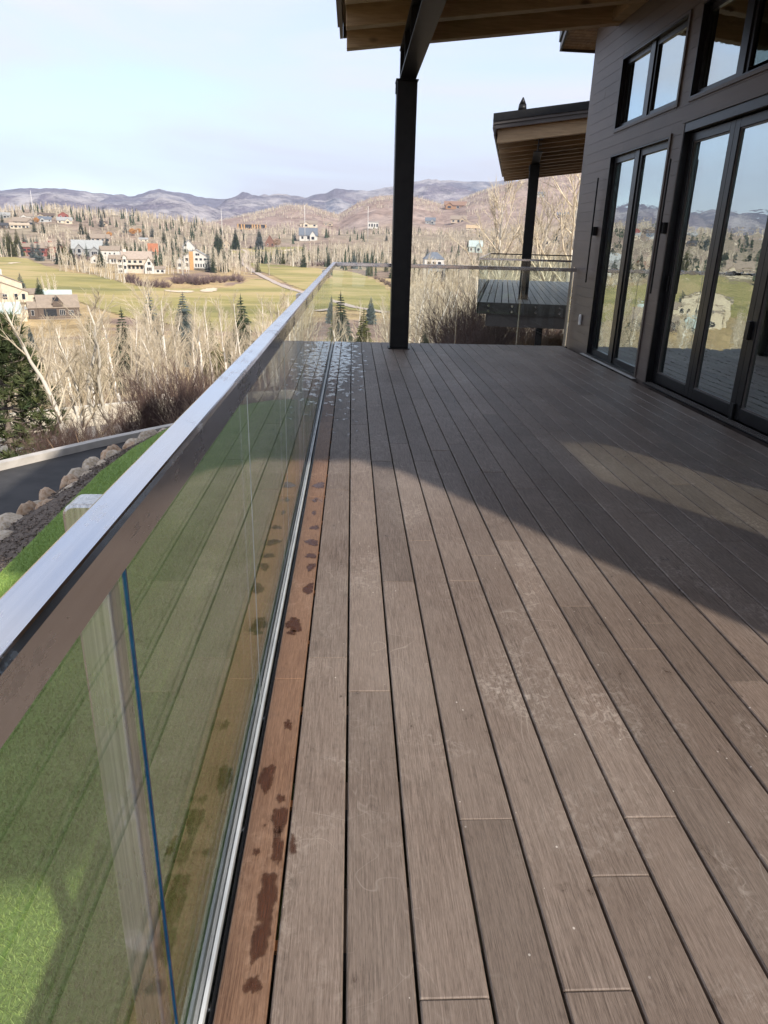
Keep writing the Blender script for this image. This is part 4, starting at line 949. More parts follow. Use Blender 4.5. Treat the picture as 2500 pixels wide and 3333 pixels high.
# ---------------------------------------------------------------- plants
class Seg:
    """collects tapered tubes fast"""
    def __init__(s): s.P0 = []; s.P1 = []; s.R0 = []; s.R1 = []; s.N = []
    def add(s, p0, p1, r0, r1, n): s.P0.append(p0); s.P1.append(p1); s.R0.append(r0); s.R1.append(r1); s.N.append(n)
    def mesh(s, name, mat):
        Vs = []; Fs = []; base = 0; N = np.array(s.N)
        P0, P1, R0, R1 = map(np.array, (s.P0, s.P1, s.R0, s.R1))
        for n in np.unique(N):
            k = N == n; a, b, ra, rb_ = P0[k], P1[k], R0[k], R1[k]; d = b-a; d = d/np.maximum(np.linalg.norm(d, axis=1, keepdims=True), 1e-9)
            ref = np.where(np.abs(d[:, 2:3]) < .9, np.array([[0, 0, 1.0]]), np.array([[1.0, 0, 0]])); u = np.cross(d, ref); u /= np.linalg.norm(u, axis=1, keepdims=True); v = np.cross(d, u)
            th = 2*np.pi*np.arange(n)/n; c, s_ = np.cos(th)[None, :, None], np.sin(th)[None, :, None]
            ring = u[:, None]*c+v[:, None]*s_; V = np.concatenate([a[:, None]+ring*ra[:, None, None], b[:, None]+ring*rb_[:, None, None]], 1)
            m = len(a); i = np.arange(n); j = (i+1) % n; f = np.stack([i, j, n+j, n+i], -1); Fs.append((np.arange(m)[:, None, None]*2*n+f[None]+base).reshape(-1, 4)); Vs.append(V.reshape(-1, 3)); base += m*2*n
        return np_mesh(name, np.concatenate(Vs), np.concatenate(Fs), True, [mat])
def rot_dir(d, ang, az):
    d = Vector(d).normalized(); a = d.orthogonal().normalized(); a.rotate(Matrix.Rotation(az, 3, d)); return (d*math.cos(ang)+a*math.sin(ang)).normalized()
def aspen(seed, H, trunk_r, nb, nsub, ntw, crook=.10, sides=(7, 4, 3, 3), start=.28, up=.9, spread=1.0, tw_r=.006):
    r = random.Random(seed); T = Seg(); C_ = Seg(); pts = []; p = Vector((0, 0, 0)); d = Vector((r.uniform(-.08, .08), r.uniform(-.08, .08), 1)).normalized(); n = 9
    for i in range(n+1):
        pts.append(p.copy()); d = (d+Vector((r.uniform(-crook, crook), r.uniform(-crook, crook), .22))).normalized(); p = p+d*(H/n)
    rad = lambda t: trunk_r*(1-t)**.8+.012
    for i in range(n): T.add(pts[i], pts[i+1], rad(i/n), rad((i+1)/n), sides[0])
    for k in range(nb):
        t = start+(1-start)*((k+r.random())/nb)**.9*.97; i = min(int(t*n), n-1); b = pts[i].lerp(pts[i+1], t*n-i)
        az = r.uniform(0, 6.283); ang = r.uniform(.55, 1.05)*(1.15-.35*t); L = H*(.30-.20*t)*r.uniform(.7, 1.25)*spread
        d = Vector((math.cos(az)*math.sin(ang), math.sin(az)*math.sin(ang), math.cos(ang))); q = b; br = rad(t)*.45; m = 3; bp = [q]
        for s in range(m):
            d = (d+Vector((r.uniform(-.22, .22), r.uniform(-.22, .22), .17*up))).normalized(); q = q+d*(L/m); bp.append(q)
            C_.add(bp[s], bp[s+1], br*(1-s/m*.75)+tw_r, br*(1-(s+1)/m*.75)+tw_r, sides[1])
        for s in range(nsub):
            u = .2+.8*(s+r.random())/nsub; i = min(int(u*m), m-1); e = bp[i].lerp(bp[i+1], u*m-i); dd = rot_dir(d, r.uniform(.35, .8), r.uniform(0, 6.283)); dd = (dd+Vector((0, 0, .25*up))).normalized(); l2 = L*r.uniform(.25, .5)
            f = e+dd*l2; C_.add(e, f, br*.28+tw_r, tw_r*1.1, sides[2])
            for w in range(ntw):
                u2 = .25+.75*(w+r.random())/ntw; g = e.lerp(f, u2); d3 = (rot_dir(dd, r.uniform(.3, .75), r.uniform(0, 6.283))+Vector((0, 0, .2))).normalized(); C_.add(g, g+d3*l2*r.uniform(.3, .6), tw_r, tw_r*.55, sides[3])
    return T, C_
def make_tree(name, T, C_, bark, twig):
    return T.mesh('trunk', MAT[bark]), C_.mesh('crown', MAT[twig])
def put(meshes, name, x, y, z, s, label, cat, group, rng, lean=.03):
    root = empty(name, (x, y, z), rng.uniform(0, 6.283), label, cat, group); sc = s*rng.uniform(.93, 1.07); root.scale = (sc*rng.uniform(.92, 1.08), sc*rng.uniform(.92, 1.08), sc); root.rotation_euler = (rng.uniform(-lean, lean), rng.uniform(-lean, lean), root.rotation_euler[2])
    new_obj('trunk', meshes[0], None, root); new_obj('crown', meshes[1], None, root); return root
ASP_N = [make_tree('a', *aspen(100+i, 9.5, .125, 26, 7, 4, crook=.13, tw_r=.0055), 'aspen_bark', 'aspen_twig') for i in range(5)]
ASP_C = [make_tree('c', *aspen(140+i, 8.0, .15, 24, 8, 5, crook=.26, start=.2, spread=1.35, tw_r=.0055), 'aspen_bark', 'aspen_twig') for i in range(3)]
ASP_W = [make_tree('w', *aspen(180+i, 9.5, .15, 30, 8, 5, crook=.13, start=.14, spread=1.45, tw_r=.008), 'aspen_white', 'aspen_twig') for i in range(3)]
ASP_B = [make_tree('b', *aspen(160+i, 4.4, .075, 15, 6, 4, crook=.34, start=.22, spread=1.25, tw_r=.004), 'aspen_white', 'aspen_twig') for i in range(3)]
ASP_M = [make_tree('m', *aspen(200+i, 11, .15, 24, 5, 2, crook=.09, start=.22, tw_r=.013, sides=(5, 3, 3, 3)), 'aspen_bark', 'aspen_twig') for i in range(5)]
ASP_F = [make_tree('f', *aspen(300+i, 13, .26, 18, 4, 1, crook=.06, start=.25, spread=.7, tw_r=.032, sides=(4, 3, 3, 3)), 'aspen_white', 'aspen_twig') for i in range(5)]

def conifer(seed, H, Rb, lv, nb, droop=.33, leaf=.72, gap=.0):
    r = random.Random(seed); V = []; F = []
    def tri(a, b, c): k = len(V); V.extend([a, b, c]); F.append((k, k+1, k+2))
    for i in range(lv):
        t = (i+.3)/lv; z = H*(.06+.92*t); R_ = Rb*(1-t)**.85*r.uniform(.85, 1.12)+.05
        for k in range(nb if t < .75 else max(4, nb-2)):
            az = 6.283*(k+r.random()*.8)/nb+i*1.3; L = R_*r.uniform(.7, 1.12); u = Vector((math.cos(az), math.sin(az), 0)); s = Vector((-u.y, u.x, 0)); p0 = Vector((0, 0, z)); dz = -droop*L*r.uniform(.6, 1.25)+ (.25*L if t > .8 else 0)
            tip = p0+u*L+Vector((0, 0, dz)); mid = p0+u*L*.55+Vector((0, 0, dz*.35)); w = L*.24+.05
            tri(p0, mid+s*w, tip); tri(p0, tip, mid-s*w)
            for q in range(5):
                f = .28+.16*q+r.uniform(-.05, .05); e = p0+(mid-p0)*(f/.55) if f < .55 else mid+(tip-mid)*((f-.55)/.45); l = L*(1.1-f)*leaf*r.uniform(.8, 1.3)+.10; dn = Vector((0, 0, -l*r.uniform(.25, .7)))
                for sg in (1, -1): b2 = e+u*l*.75+s*sg*l*.8+dn; tri(e+u*.03*l, b2+s*sg*.02, e+u*l*.55+dn*.2)
    k = len(V); V += [Vector((0, 0, H*.97)), Vector((.06*Rb, 0, H*.88)), Vector((-.03*Rb, .05*Rb, H*.88))]; V[k] = Vector((0, 0, H*1.02)); F.append((k, k+1, k+2))
    return np.array([tuple(v) for v in V]), np.array(F)
def con_tree(seed, H, Rb, lv, nb, mat, **kw):
    V, F = conifer(seed, H, Rb, lv, nb, **kw); T = Seg(); T.add((0, 0, -.3), (0, 0, H*.6), H*.018, H*.01, 6); T.add((0, 0, H*.6), (0, 0, H*.98), H*.01, .01, 5)
    return T.mesh('trunk', MAT['grey_bark']), np_mesh('crown', V, F, False, [MAT[mat]])
SPR = {m: [con_tree(400+i+10*j, 10, 2.6-.3*i, 30, 13, m) for i in range(2)] for j, m in enumerate(('spruce', 'blue_spruce', 'olive_spruce'))}
SPR_F = {m: [con_tree(450+i+10*j, 10, 2.4-.4*i, 18, 10, m) for i in range(2)] for j, m in enumerate(('spruce', 'blue_spruce', 'olive_spruce'))}
def shrub(seed, H, stems, nsub, ntw, spread=.9, r0=.018, tw=.005, sides=4):
    r = random.Random(seed); C_ = Seg()
    for k in range(stems):
        az = r.uniform(0, 6.283); ang = spread*r.random()**.7; b = Vector((r.uniform(-.25, .25)*H*.25, r.uniform(-.25, .25)*H*.25, -.05)); d = Vector((math.cos(az)*math.sin(ang), math.sin(az)*math.sin(ang), math.cos(ang))); L = H*r.uniform(.65, 1.05); m = 4; q = b; bp = [b]
        for s in range(m):
            d = (d+Vector((r.uniform(-.14, .14), r.uniform(-.14, .14), .05))).normalized(); q = q+d*L/m; bp.append(q); C_.add(bp[s], bp[s+1], r0*(1-s/m)+tw, r0*(1-(s+1)/m)+tw, sides)
        for s in range(nsub):
            u = .3+.7*(s+r.random())/nsub; i = min(int(u*m), m-1); e = bp[i].lerp(bp[i+1], u*m-i); dd = (rot_dir(d, r.uniform(.25, .7), r.uniform(0, 6.283))+Vector((0, 0, .15))).normalized(); l2 = L*r.uniform(.18, .36); f = e+dd*l2; C_.add(e, f, tw*1.3, tw*.8, 3)
            for w in range(ntw): g = e.lerp(f, r.uniform(.2, .95)); d3 = rot_dir(dd, r.uniform(.3, .7), r.uniform(0, 6.283)); C_.add(g, g+d3*l2*r.uniform(.3, .6), tw*.8, tw*.4, 3)
    return C_
SHB = [shrub(500+i, 3.0, 55, 9, 3, .85).mesh('stems', MAT['brush']) for i in range(3)]
SHP = [shrub(520+i, 1.6, 30, 6, 2, 1.0, .012, .004).mesh('stems', MAT['brush_pale']) for i in range(2)]
SHF = [shrub(540+i, 3.0, 42, 5, 1, 1.05, .03, .022, 3).mesh('stems', MAT['brush_purple']) for i in range(3)]
def put1(me, name, x, y, z, s, label, cat, group, rng, sz=None):
    o = new_obj(name, me); o.location = (x, y, z); o.rotation_euler = (0, 0, rng.uniform(0, 6.283)); sc = s*rng.uniform(.9, 1.1); o.scale = (sc*rng.uniform(.9, 1.1), sc, sc*(sz or rng.uniform(.9, 1.1))); return tag(o, label, cat, group)
H_ = lambda x, y: float(height(x, y))
rt = random.Random(77)

# pine by the drive
def pine(seed, H=9.0):
    r = random.Random(seed); V = []; F = []; T = Seg(); T.add((0, 0, -.5), (0, 0, H*.97), .20, .03, 8)
    for i in range(24):
        t = .04+.94*i/24; z = H*t; Rr_ = 2.55*(1-t)**.75*(.72+.28*math.sin(min(1, t*5)*1.57))+.15
        for k in range(9):
            az = 6.283*(k+r.random())/9+i; L = Rr_*r.uniform(.75, 1.1); u = Vector((math.cos(az), math.sin(az), 0)); a = Vector((0, 0, z)); pts = [a, a+u*L*.5+Vector((0, 0, -.02*L)), a+u*L*.85+Vector((0, 0, .08*L)), a+u*L+Vector((0, 0, .24*L))]
            for p, q in zip(pts[:-1], pts[1:]): T.add(p, q, .03, .015, 4)
            for f in (.38, .52, .66, .8, .92, 1.0):
                s = f*3; j = min(int(s), 2); c = pts[j].lerp(pts[j+1], s-j)+Vector((r.uniform(-.16, .16), r.uniform(-.16, .16), r.uniform(-.05, .13))); ax = (u*.6+Vector((r.uniform(-.6, .6), r.uniform(-.6, .6), .8))).normalized(); rad = .36*r.uniform(.7, 1.15)
                for w in range(20):
                    d = rot_dir(ax, r.uniform(.15, 1.45), r.uniform(0, 6.283)); sd = d.orthogonal().normalized()*.018; b = len(V); V += [c+sd, c-sd, c+d*rad]; F.append((b, b+1, b+2))
    return T.mesh('trunk', MAT['grey_bark']), np_mesh('crown', np.array([tuple(v) for v in V]), np.array(F), False, [MAT['pine']])
PN = pine(9)
def azr(px, r, ref=900):
    d = ray(px, ref); h = math.hypot(d[0], d[1]); return d[0]/h*r, d[1]/h*r
x, y = azr(20, 18.5, 1350); t = empty('pine_tree', (x, y, -7.0), 0.4, 'dense dark green pine tree at the left beyond the driveway', 'pine tree'); new_obj('trunk', PN[0], None, t); new_obj('crown', PN[1], None, t); t.scale = (.80, .80, .76)
x, y = azr(-190, 19, 1250); t = empty('pine_tree', (x, y, -7.6), 1.9, 'second dark green pine at the frame edge beyond the driveway', 'pine tree'); new_obj('trunk', PN[0], None, t); new_obj('crown', PN[1], None, t); t.scale = (.7, .7, .62)

# bank between the driveway and the lower road: crooked white aspens, willow scrub, dry grass
for (px, py, s, mi) in ((338, 1490, .78, 0), (300, 1470, .62, 1), (225, 1500, .66, 2), (372, 1470, .70, 1), (260, 1500, .55, 0)):
    p, r = hitz(px, py-60); x, y = azr(px, 17.5+rt.uniform(-1.5, 2.5), py)
    put(ASP_B[mi], 'aspen_tree', x, y, H_(x, y)-.1, s*1.3, 'crooked white barked aspen on the bank between the driveway and the road', 'aspen tree', 'aspens on the bank by the driveway', rt, .08)
SW = 'dark leafless willow thicket on the bank right of the white aspens'
x, y = azr(575, 19.5, 1300); put1(SHB[0], 'willow_bush', x, y, H_(x, y), .84, 'largest dark willow bush on the bank above the lower road', 'willow bush', None, rt)
for (px, r, s) in ((500, 19.0, .6), (640, 20.5, .7), (690, 21, .6), (560, 18, .5), (455, 18.5, .42), (760, 22, .5), (820, 24, .5), (900, 26, .5), (390, 17.2, .36), (300, 17, .34), (240, 16.2, .34), (180, 16, .3), (130, 16, .3)):
    x, y = azr(px, r, 1300); put1(SHB[rt.randrange(3)], 'willow_bush', x, y, H_(x, y), s, SW if px > 430 else 'low dark leafless scrub at the foot of the white aspens', 'willow bush', 'willow bushes on the bank', rt)
for i in range(14):
    px = rt.uniform(60, 900); x, y = azr(px, rt.uniform(15.2, 21), 1300); put1(SHP[rt.randrange(2)], 'shrub', x, y, H_(x, y), rt.uniform(.35, .6), 'small pale leafless shrub on the dry bank by the kerb', 'shrub', 'pale shrubs on the bank', rt)
# right of the deck: dark brush under and beyond the twin deck, dry grass
for (px, r, s) in ((1490, 27, .85), (1550, 24, .9), (1610, 28, .85), (1520, 31, .9), (1455, 33, .75), (1580, 33, .95), (1660, 38, .95), (1740, 38, .95), (1800, 40, 1.0), (1600, 22.5, .6), (1530, 20.5, .55)):
    x, y = azr(px, r, 950); put1(SHB[rt.randrange(3)], 'willow_bush', x, y, H_(x, y)-.1, s, 'dark leafless willow bush growing beside the twin deck', 'willow bush', 'willow bushes by the twin deck', rt)
n = 26000; a = rg.uniform(math.radians(-26), math.radians(22), n); r = rg.uniform(13.6, 30, n); px, py = np.sin(a)*r, np.cos(a)*r
k = (fbm(px/1.6, py/1.6, 3) > -.15) & ~((px > -.5) & (px < 3.3) & (py < 13))
Kp = [np.array(KB)[:, 0], np.array(KB)[:, 1]]; k &= py > np.interp(px, Kp[0], Kp[1])+.3
k &= np.interp(px, np.array(RN)[:, 0], np.array(RN)[:, 1]) > py + .1
k &= (px > -1) | (py < np.interp(px, Kp[0], Kp[1])+1.6) | (rg.uniform(0, 1, len(px)) < .12)
px, py = px[k], py[k]; blades('dry_grass', px, py, height(px, py)-.02, .42, .022, .55, MAT['dry_grass'], 'dry reddish bunch grass on the banks', rg)

n = 30000; a = rg.uniform(math.radians(7.5), math.radians(22), n); r = rg.uniform(22, 46, n); px, py = np.sin(a)*r, np.cos(a)*r
k = (fbm(px/2.2, py/2.2, 3) > -.2) & (py < np.interp(px, np.array(RN)[:, 0], np.array(RN)[:, 1])-.2); px, py = px[k], py[k]
blades('dry_grass', px, py, height(px, py)-.02, .75, .04, .5, MAT['dry_grass'], 'tall dry grass on the bank under the twin deck', rg)
# ---------------------------------------------------------------- woods
def poly_px(L): return PW_(L)
ISL = [F1, F2, F3, F4]
pathW = PW_(PATHPX)
def blocked(x, y, m=2.0):
    P = np.array([[x, y]])
    for G in ISL:
        if in_poly(P[:, 0], P[:, 1], G)[0]: return True
    for a in pathW:
        if abs(a[0]-x) < 6 and abs(a[1]-y) < 14: return True
    for (hx, hy, hr) in HOUSE_XY:
        if (hx-x)**2+(hy-y)**2 < hr*hr: return True
    return False
HOUSE_XY = []

# ---------------------------------------------------------------- houses (sizes read in photo pixels, turned into metres at their distance)
CREAM = (.60, .52, .39); WHITE = (.57, .55, .50); TAN = (.45, .36, .26); BROWN = (.115, .085, .065); DRED = (.25, .075, .06); GREY = (.30, .30, .29); TEAL = (.40, .47, .45); RBROWN = (.27, .215, .165); DARK = (.05, .05, .055); ORNG = (.50, .29, .12); BLUEG = (.13, .15, .18); RUST = (.36, .13, .06)
GLS = nmat('dark_window', (.02, .024, .03), (.035, .04, .05), 3, .12)
WFR = paint((.68, .66, .62))
class Hs:
    def __init__(s, cx, by, label, rot=0.0, r=None, cat='house', rad=None):
        if r is None: p, r = hitz(cx, by)
        else: x, y = azr(cx, r, by); p = Vector((x, y, H_(x, y)))
        s.k = r/FPX*1.03; s.o = empty('house' if cat == 'house' else 'lodge', (p.x, p.y, p.z-.4), -math.atan2(p.x, p.y)+rot, label, cat, None)
        s.zoff = .4/s.k; HOUSE_XY.append((p.x, p.y, (rad or 34)*s.k)); s.cx, s.by = cx, by
    def mb(s, M, name, m, par=None):
        k = s.k; M.v = [(x*k, y*k, (z+(s.zoff if z > 0 else 0))*k) for x, y, z in M.v]; return M.build(name, m, par if par is not None else s.o)
    def block(s, x0, x1, y0, y1, h, wall, roof=None, ridge='x', rh=10, z0=0, ov=2.2, th=1.4, chim=None):
        M = MB(); M.box(x0, x1, y0, y1, z0, h); xm, ym = (x0+x1)/2, (y0+y1)/2
        if ridge == 'x':
            for xx in (x0, x1): M.face([(xx, y0, h), (xx, y1, h), (xx, ym, h+rh)] if xx == x1 else [(xx, y1, h), (xx, y0, h), (xx, ym, h+rh)])
        elif ridge == 'y':
            for yy in (y0, y1): M.face([(x0, yy, h), (x1, yy, h), (xm, yy, h+rh)] if yy == y0 else [(x1, yy, h), (x0, yy, h), (xm, yy, h+rh)])
        w = s.mb(M, 'wall', paint(wall))
        if roof is None: return w
        P = MB(); e = .06
        if ridge == 'x':
            for a in (-1, 1):
                ye = ym+a*((y1-y0)/2+ov); ze = h-rh*ov/((y1-y0)/2)
                q = [(x0-ov, ye, ze+e), (x1+ov, ye, ze+e), (x1+ov, ym, h+rh+e), (x0-ov, ym, h+rh+e)]
                P.hexa(q+[(x, y, z+th) for x, y, z in q])
        elif ridge == 'y':
            for a in (-1, 1):
                xe = xm+a*((x1-x0)/2+ov); ze = h-rh*ov/((x1-x0)/2)
                q = [(xe, y0-ov, ze+e), (xe, y1+ov, ze+e), (xm, y1+ov, h+rh+e), (xm, y0-ov, h+rh+e)]
                P.hexa(q+[(x, y, z+th) for x, y, z in q])
        elif ridge == 'hip':
            b = [(x0-ov, y0-ov, h+e), (x1+ov, y0-ov, h+e), (x1+ov, y1+ov, h+e), (x0-ov, y1+ov, h+e)]; d = min(x1-x0, y1-y0)/2*.95
            t = [(x0+d, y0+d, h+rh), (x1-d, y0+d, h+rh), (x1-d, y1-d, h+rh), (x0+d, y1-d, h+rh)]; P.hexa(b+t)
        else: P.box(x0-ov, x1+ov, y0-ov, y1+ov, h+e, h+th*1.6)
        rf = s.mb(P, 'roof', paint(roof))
        if chim:
            c = MB(); c.box(chim[0], chim[0]+chim[1], ym-2, ym+2, h, h+rh+chim[2]); s.mb(c, 'chimney', paint(chim[3] if len(chim) > 3 else wall), rf)
        return w
    def win(s, x, z, w, h, y, frame=True, par=None):
        M = MB(); t = .5
        f = MB(); f.box(x-t, x+w+t, y-.30, y-.05, z-t, z+h+t); fo = s.mb(f, 'window', WFR if frame else paint(DARK))
        M.box(x, x+w, y-.5, y-.31, z, z+h); s.mb(M, 'pane', GLS, fo)
        if w > 9 and frame:
            for q in range(1, int(w//6)+1):
                m = MB(); xx = x+w*q/(int(w//6)+1); m.box(xx-.25, xx+.25, y-.6, y-.51, z, z+h); s.mb(m, 'mullion', WFR, fo)
    def wins(s, x0, x1, z, n, w, h, y, frame=True):
        for i in range(n): s.win(x0+(x1-x0)*(i+.5)/n-w/2, z, w, h, y, frame)
    def deck(s, x0, x1, y0, y1, z, col=TAN, rail=4):
        M = MB(); M.box(x0, x1, y0, y1, z-.8, z); d = s.mb(M, 'balcony', paint(col))
        M = MB(); M.box(x0, x1, y0, y0+.4, z+rail-.5, z+rail); n = max(2, int((x1-x0)/3))
        for i in range(n+1): xx = x0+(x1-x0-.4)*i/n; M.box(xx, xx+.4, y0+.02, y0+.38, z+.02, z+rail-.52)
        s.mb(M, 'balcony_rail', paint(col), d)
        for xx in (x0+.5, x1-1.3): M = MB(); M.box(xx, xx+.8, y0+.2, y0+1, 0, z-.82); s.mb(M, 'balcony_post', paint(col), d)
# the near group at the left
h = Hs(18, 1020, 'cream two storey house with brown gable roofs at the left edge', R(4), None, rad=75)
h.block(-75, 52, 14, 60, 78, CREAM, RBROWN, 'y', 26, chim=(2, 7, 9, WHITE)); h.block(-60, 62, -4, 13.5, 56, CREAM, RBROWN, 'y', 24); h.block(-62, 8, -16, -4.4, 42, CREAM, RBROWN, 'hip', 12); h.block(48, 92, 2, 40, 50, CREAM, RBROWN, 'x', 12, z0=0)
h.win(-1, 38, 10, 13, -16); h.win(-34, 38, 10, 13, -16); h.win(28, 36, 8, 15, -4); h.win(46, 36, 8, 15, -4); h.win(-20, 60, 9, 8, -4); h.deck(20, 84, -14, -4.5, 30, CREAM, 6); h.win(-40, 8, 22, 14, -16); h.win(30, 8, 10, 14, -4)
h = Hs(172, 1012, 'pale house with a teal metal roof behind the dark brown house', R(-4), None, rad=50)
h.block(-55, 52, 0, 38, 22, CREAM, TEAL, 'x', 32, chim=(-16, 7, 6)); h.block(-8, 26, -8, 16, 24, CREAM, TEAL, 'y', 16); h.win(2, 20, 9, 9, -8); h.wins(-50, -12, 6, 2, 8, 10, 0)
h = Hs(185, 1040, 'dark brown house with a tan shingle roof and a triangular dormer', R(6), None, rad=62)
h.block(-44, 62, 0, 46, 34, BROWN, RBROWN, 'x', 30); h.block(-68, -44.4, 2, 30, 33, BROWN, RBROWN, 'x', 14); h.block(-6, 20, -3, 20, 45, BROWN, RBROWN, 'y', 18, z0=36)
h.block(-50, 60, -3, -0.4, 2, TAN); h.win(10, 12, 14, 14, 0); h.win(-30, 10, 32, 18, 0, False); h.win(-62, 12, 7, 14, 2); h.win(34, 12, 12, 12, 0); h.win(-4, 50, 14, 9, -3, False); h.deck(-46, 58, -14, -3.5, 2, TAN, 7)
h = Hs(44, 1048, 'small cream garage with a pale teal metal roof, lowest of the left group', R(14), None, rad=34)
h.block(-30, 26, 0, 34, 24, CREAM, TEAL, 'x', 26); h.block(20, 36, -2, 26, 22, CREAM, TEAL, 'y', 14); h.win(24, 18, 6, 7, -2); h.wins(-26, 14, 6, 2, 12, 13, 0)
h = Hs(103, 1030, 'flat grey roofed shed between the garage and the brown house', 0, None, rad=14); h.block(-14, 14, 0, 14, 20, CREAM, GREY, 'x', 5); h.win(-5, 6, 9, 9, 0)
# across the fairway
h = Hs(140, 834, 'row of dark red condominiums with tan stone bases across the fairway', R(3), None, rad=56)
for (a, b, hh, rh) in ((-54, -22, 24, 8), (-24, 12, 22, 11), (10, 55, 26, 10)):
    h.block(a, b-.5, 0, 26, hh, DRED, RBROWN, 'x', rh, chim=(a+8, 9, 3, DRED)); h.block(a+2, a+14, -4, -.3, 9, TAN, None, 'flat'); h.wins(a+3, b-3, 13, 2, 9, 5, 0, False); h.win(a+18, 3, 8, 6, 0); h.deck(a+15, b-3, -4, -.5, 11, DRED, 3)
h.block(40, 54, -3, -.4, 24, DRED, RBROWN, 'y', 7)
h = Hs(285, 838, 'grey house with a wide pale grey roof and front gables', R(-5), None, rad=42)
h.block(-38, 40, 4, 40, 24, GREY, (.33, .34, .33), 'x', 20); h.block(-30, -8, -4, 10, 22, GREY, (.33, .34, .33), 'y', 12); h.block(6, 34, -4, 10, 16, GREY, (.33, .34, .33), 'y', 12); h.win(-23, 12, 8, 10, -4); h.win(12, 7, 14, 9, -4); h.win(-23, 2, 8, 6, -4)
h = Hs(360, 858, 'white house with a low pitched tan roof stepping down the slope', R(-8), None, rad=36)
h.block(-26, 26, 6, 28, 36, WHITE, RBROWN, 'x', 9); h.block(-2, 40, -4, 5.5, 16, WHITE, RBROWN, 'x', 6); h.block(-52, -27, 0, 20, 14, WHITE, RBROWN, 'y', 9); h.wins(-18, 18, 25, 3, 3, 3, 6, False); h.wins(2, 38, 4, 5, 4, 7, -4, False); h.win(-44, 4, 6, 6, 0)
h = Hs(448, 890, 'large white and tan house with a brown roof and white chimney block', R(2), None, rad=66)
h.block(-38, 42, 4, 36, 40, (.55, .47, .37), (.36, .29, .235), 'x', 18, chim=(-34, 9, 6, WHITE)); h.block(-52, -38.5, -2, 20, 38, WHITE, RBROWN, 'x', 9); h.block(-37, -27, -4, 3.5, 45, WHITE, RBROWN, 'y', 5); h.block(20, 46, -8, 3.5, 24, WHITE, RBROWN, 'y', 20); h.block(47, 76, 0, 16, 14, WHITE, RBROWN, 'x', 5)
h.win(-49, 30, 8, 6, -2, False); h.win(-49, 15, 8, 7, -2); h.win(-49, 3, 8, 5, -2); h.wins(-26, 18, 28, 3, 8, 7, 4); h.wins(-26, 18, 12, 4, 7, 9, 4); h.win(-35, 30, 6, 8, -4); h.win(-35, 12, 6, 9, -4); h.win(26, 8, 13, 9, -8); h.win(29, 24, 8, 8, -8); h.deck(-26, 18, -4, 3.5, 24, WHITE, 4); h.wins(50, 74, 4, 2, 7, 6, 0); h.deck(-66, -53, 0, 14, 20, BROWN, 4)
h = Hs(501, 845, 'narrow rust roofed brick house behind the white and tan house', 0, None, rad=18); h.block(-12, 12, 0, 20, 24, ORNG, RUST, 'x', 18); h.block(-11, 11, -2, -.3, 14, TAN, RUST, 'flat', 2); h.win(2, 8, 5, 5, -2, False); h.win(-8, 17, 14, 3, 0, False)
h = Hs(628, 878, 'white gabled house with a tall orange wood chimney and large windows', R(-6), None, rad=48)
h.block(-24, 44, 0, 36, 36, WHITE, GREY, 'y', 19); h.block(-45, -24.5, -4, 18, 22, WHITE, GREY, 'y', 10); h.block(-8, 3, -3, -.3, 50, ORNG, None, 'flat')
h.wins(6, 42, 26, 3, 7, 6, 0); h.wins(6, 42, 8, 5, 4, 9, 0); h.win(-20, 24, 8, 8, 0); h.win(-20, 8, 8, 10, 0); h.win(-41, 8, 13, 9, -4); h.deck(5, 44, -7, -.5, 5, (.3, .28, .25), 3); h.win(10, 39, 11, 6, 0)
h = Hs(617, 830, 'white and grey house rising behind the gabled white house', R(5), None, rad=20); h.block(-16, 16, 0, 20, 22, WHITE, GREY, 'y', 18); h.block(-6, 15, -3, -.3, 14, GREY, None, 'flat'); h.win(-13, 24, 6, 6, 0, False); h.win(-14, 6, 5, 9, 0)
h = Hs(820, 747, 'long flat roofed lodge with orange columns and dark glass', R(3), None, 'lodge', rad=46)
h.block(-41, 41, 2, 18, 13, DARK, RBROWN, 'flat', 2); 
for x in (-41, -31, -23, 0, 6, 14, 22, 38): h.block(x, x+3.5, -1, 1.5, 13.5 if x < 30 else 14, ORNG, None, 'flat')
h.win(-19, 2, 18, 10, 2, False); h.win(-37, 3, 5, 9, 2, False); h.win(26, 6, 11, 6, 2, False); h.block(-41, 41, -.6, 1.4, 2, ORNG, None, 'flat')
def small(x0, x1, yt, yb, wall, roof, lab, ridge='x', rf=.42, gable=None, n=2, chim=False, rot=0, r=None):
    w = x1-x0; t = yb-yt; h = Hs((x0+x1)/2, yb, lab, R(rot), r, rad=w*.62); rh = t*rf; hw = t-rh
    h.block(-w/2, w/2, 0, w*.45, hw, wall, roof, ridge, rh, ov=w*.04, th=max(.5, t*.05), chim=(w*.2, w*.07, t*.12, WHITE) if chim else None)
    if gable: h.block(w*gable-w*.17, w*gable+w*.17, -w*.12, w*.08, hw*.85, wall, roof, 'y', rh*.75, ov=w*.03, th=max(.4, t*.05)); h.win(w*gable-w*.07, hw*.25, w*.14, hw*.4, -w*.12, False)
    for i in range(n):
        xx = -w/2+w*(i+.5)/n
        if gable and abs(xx-w*gable) < w*.22: continue
        h.win(xx-w*.06, hw*.3, w*.12, hw*.42, 0, i % 2 == 0)
    return h
small(978, 1030, 750, 784, WHITE, BLUEG, 'white house under a dark blue grey roof in the woods', 'x', .5, .25, 3)
small(980, 1030, 722, 740, CREAM, RBROWN, 'cream house on the rise right of the lodge', 'x', .4, -.15, 3)
small(759, 780, 788, 807, CREAM, GREY, 'small cream house at the top of the cart path', 'y', .5, None, 2); small(728, 747, 785, 805, TAN, BROWN, 'small tan cabin left of the top of the cart path', 'y', .5)
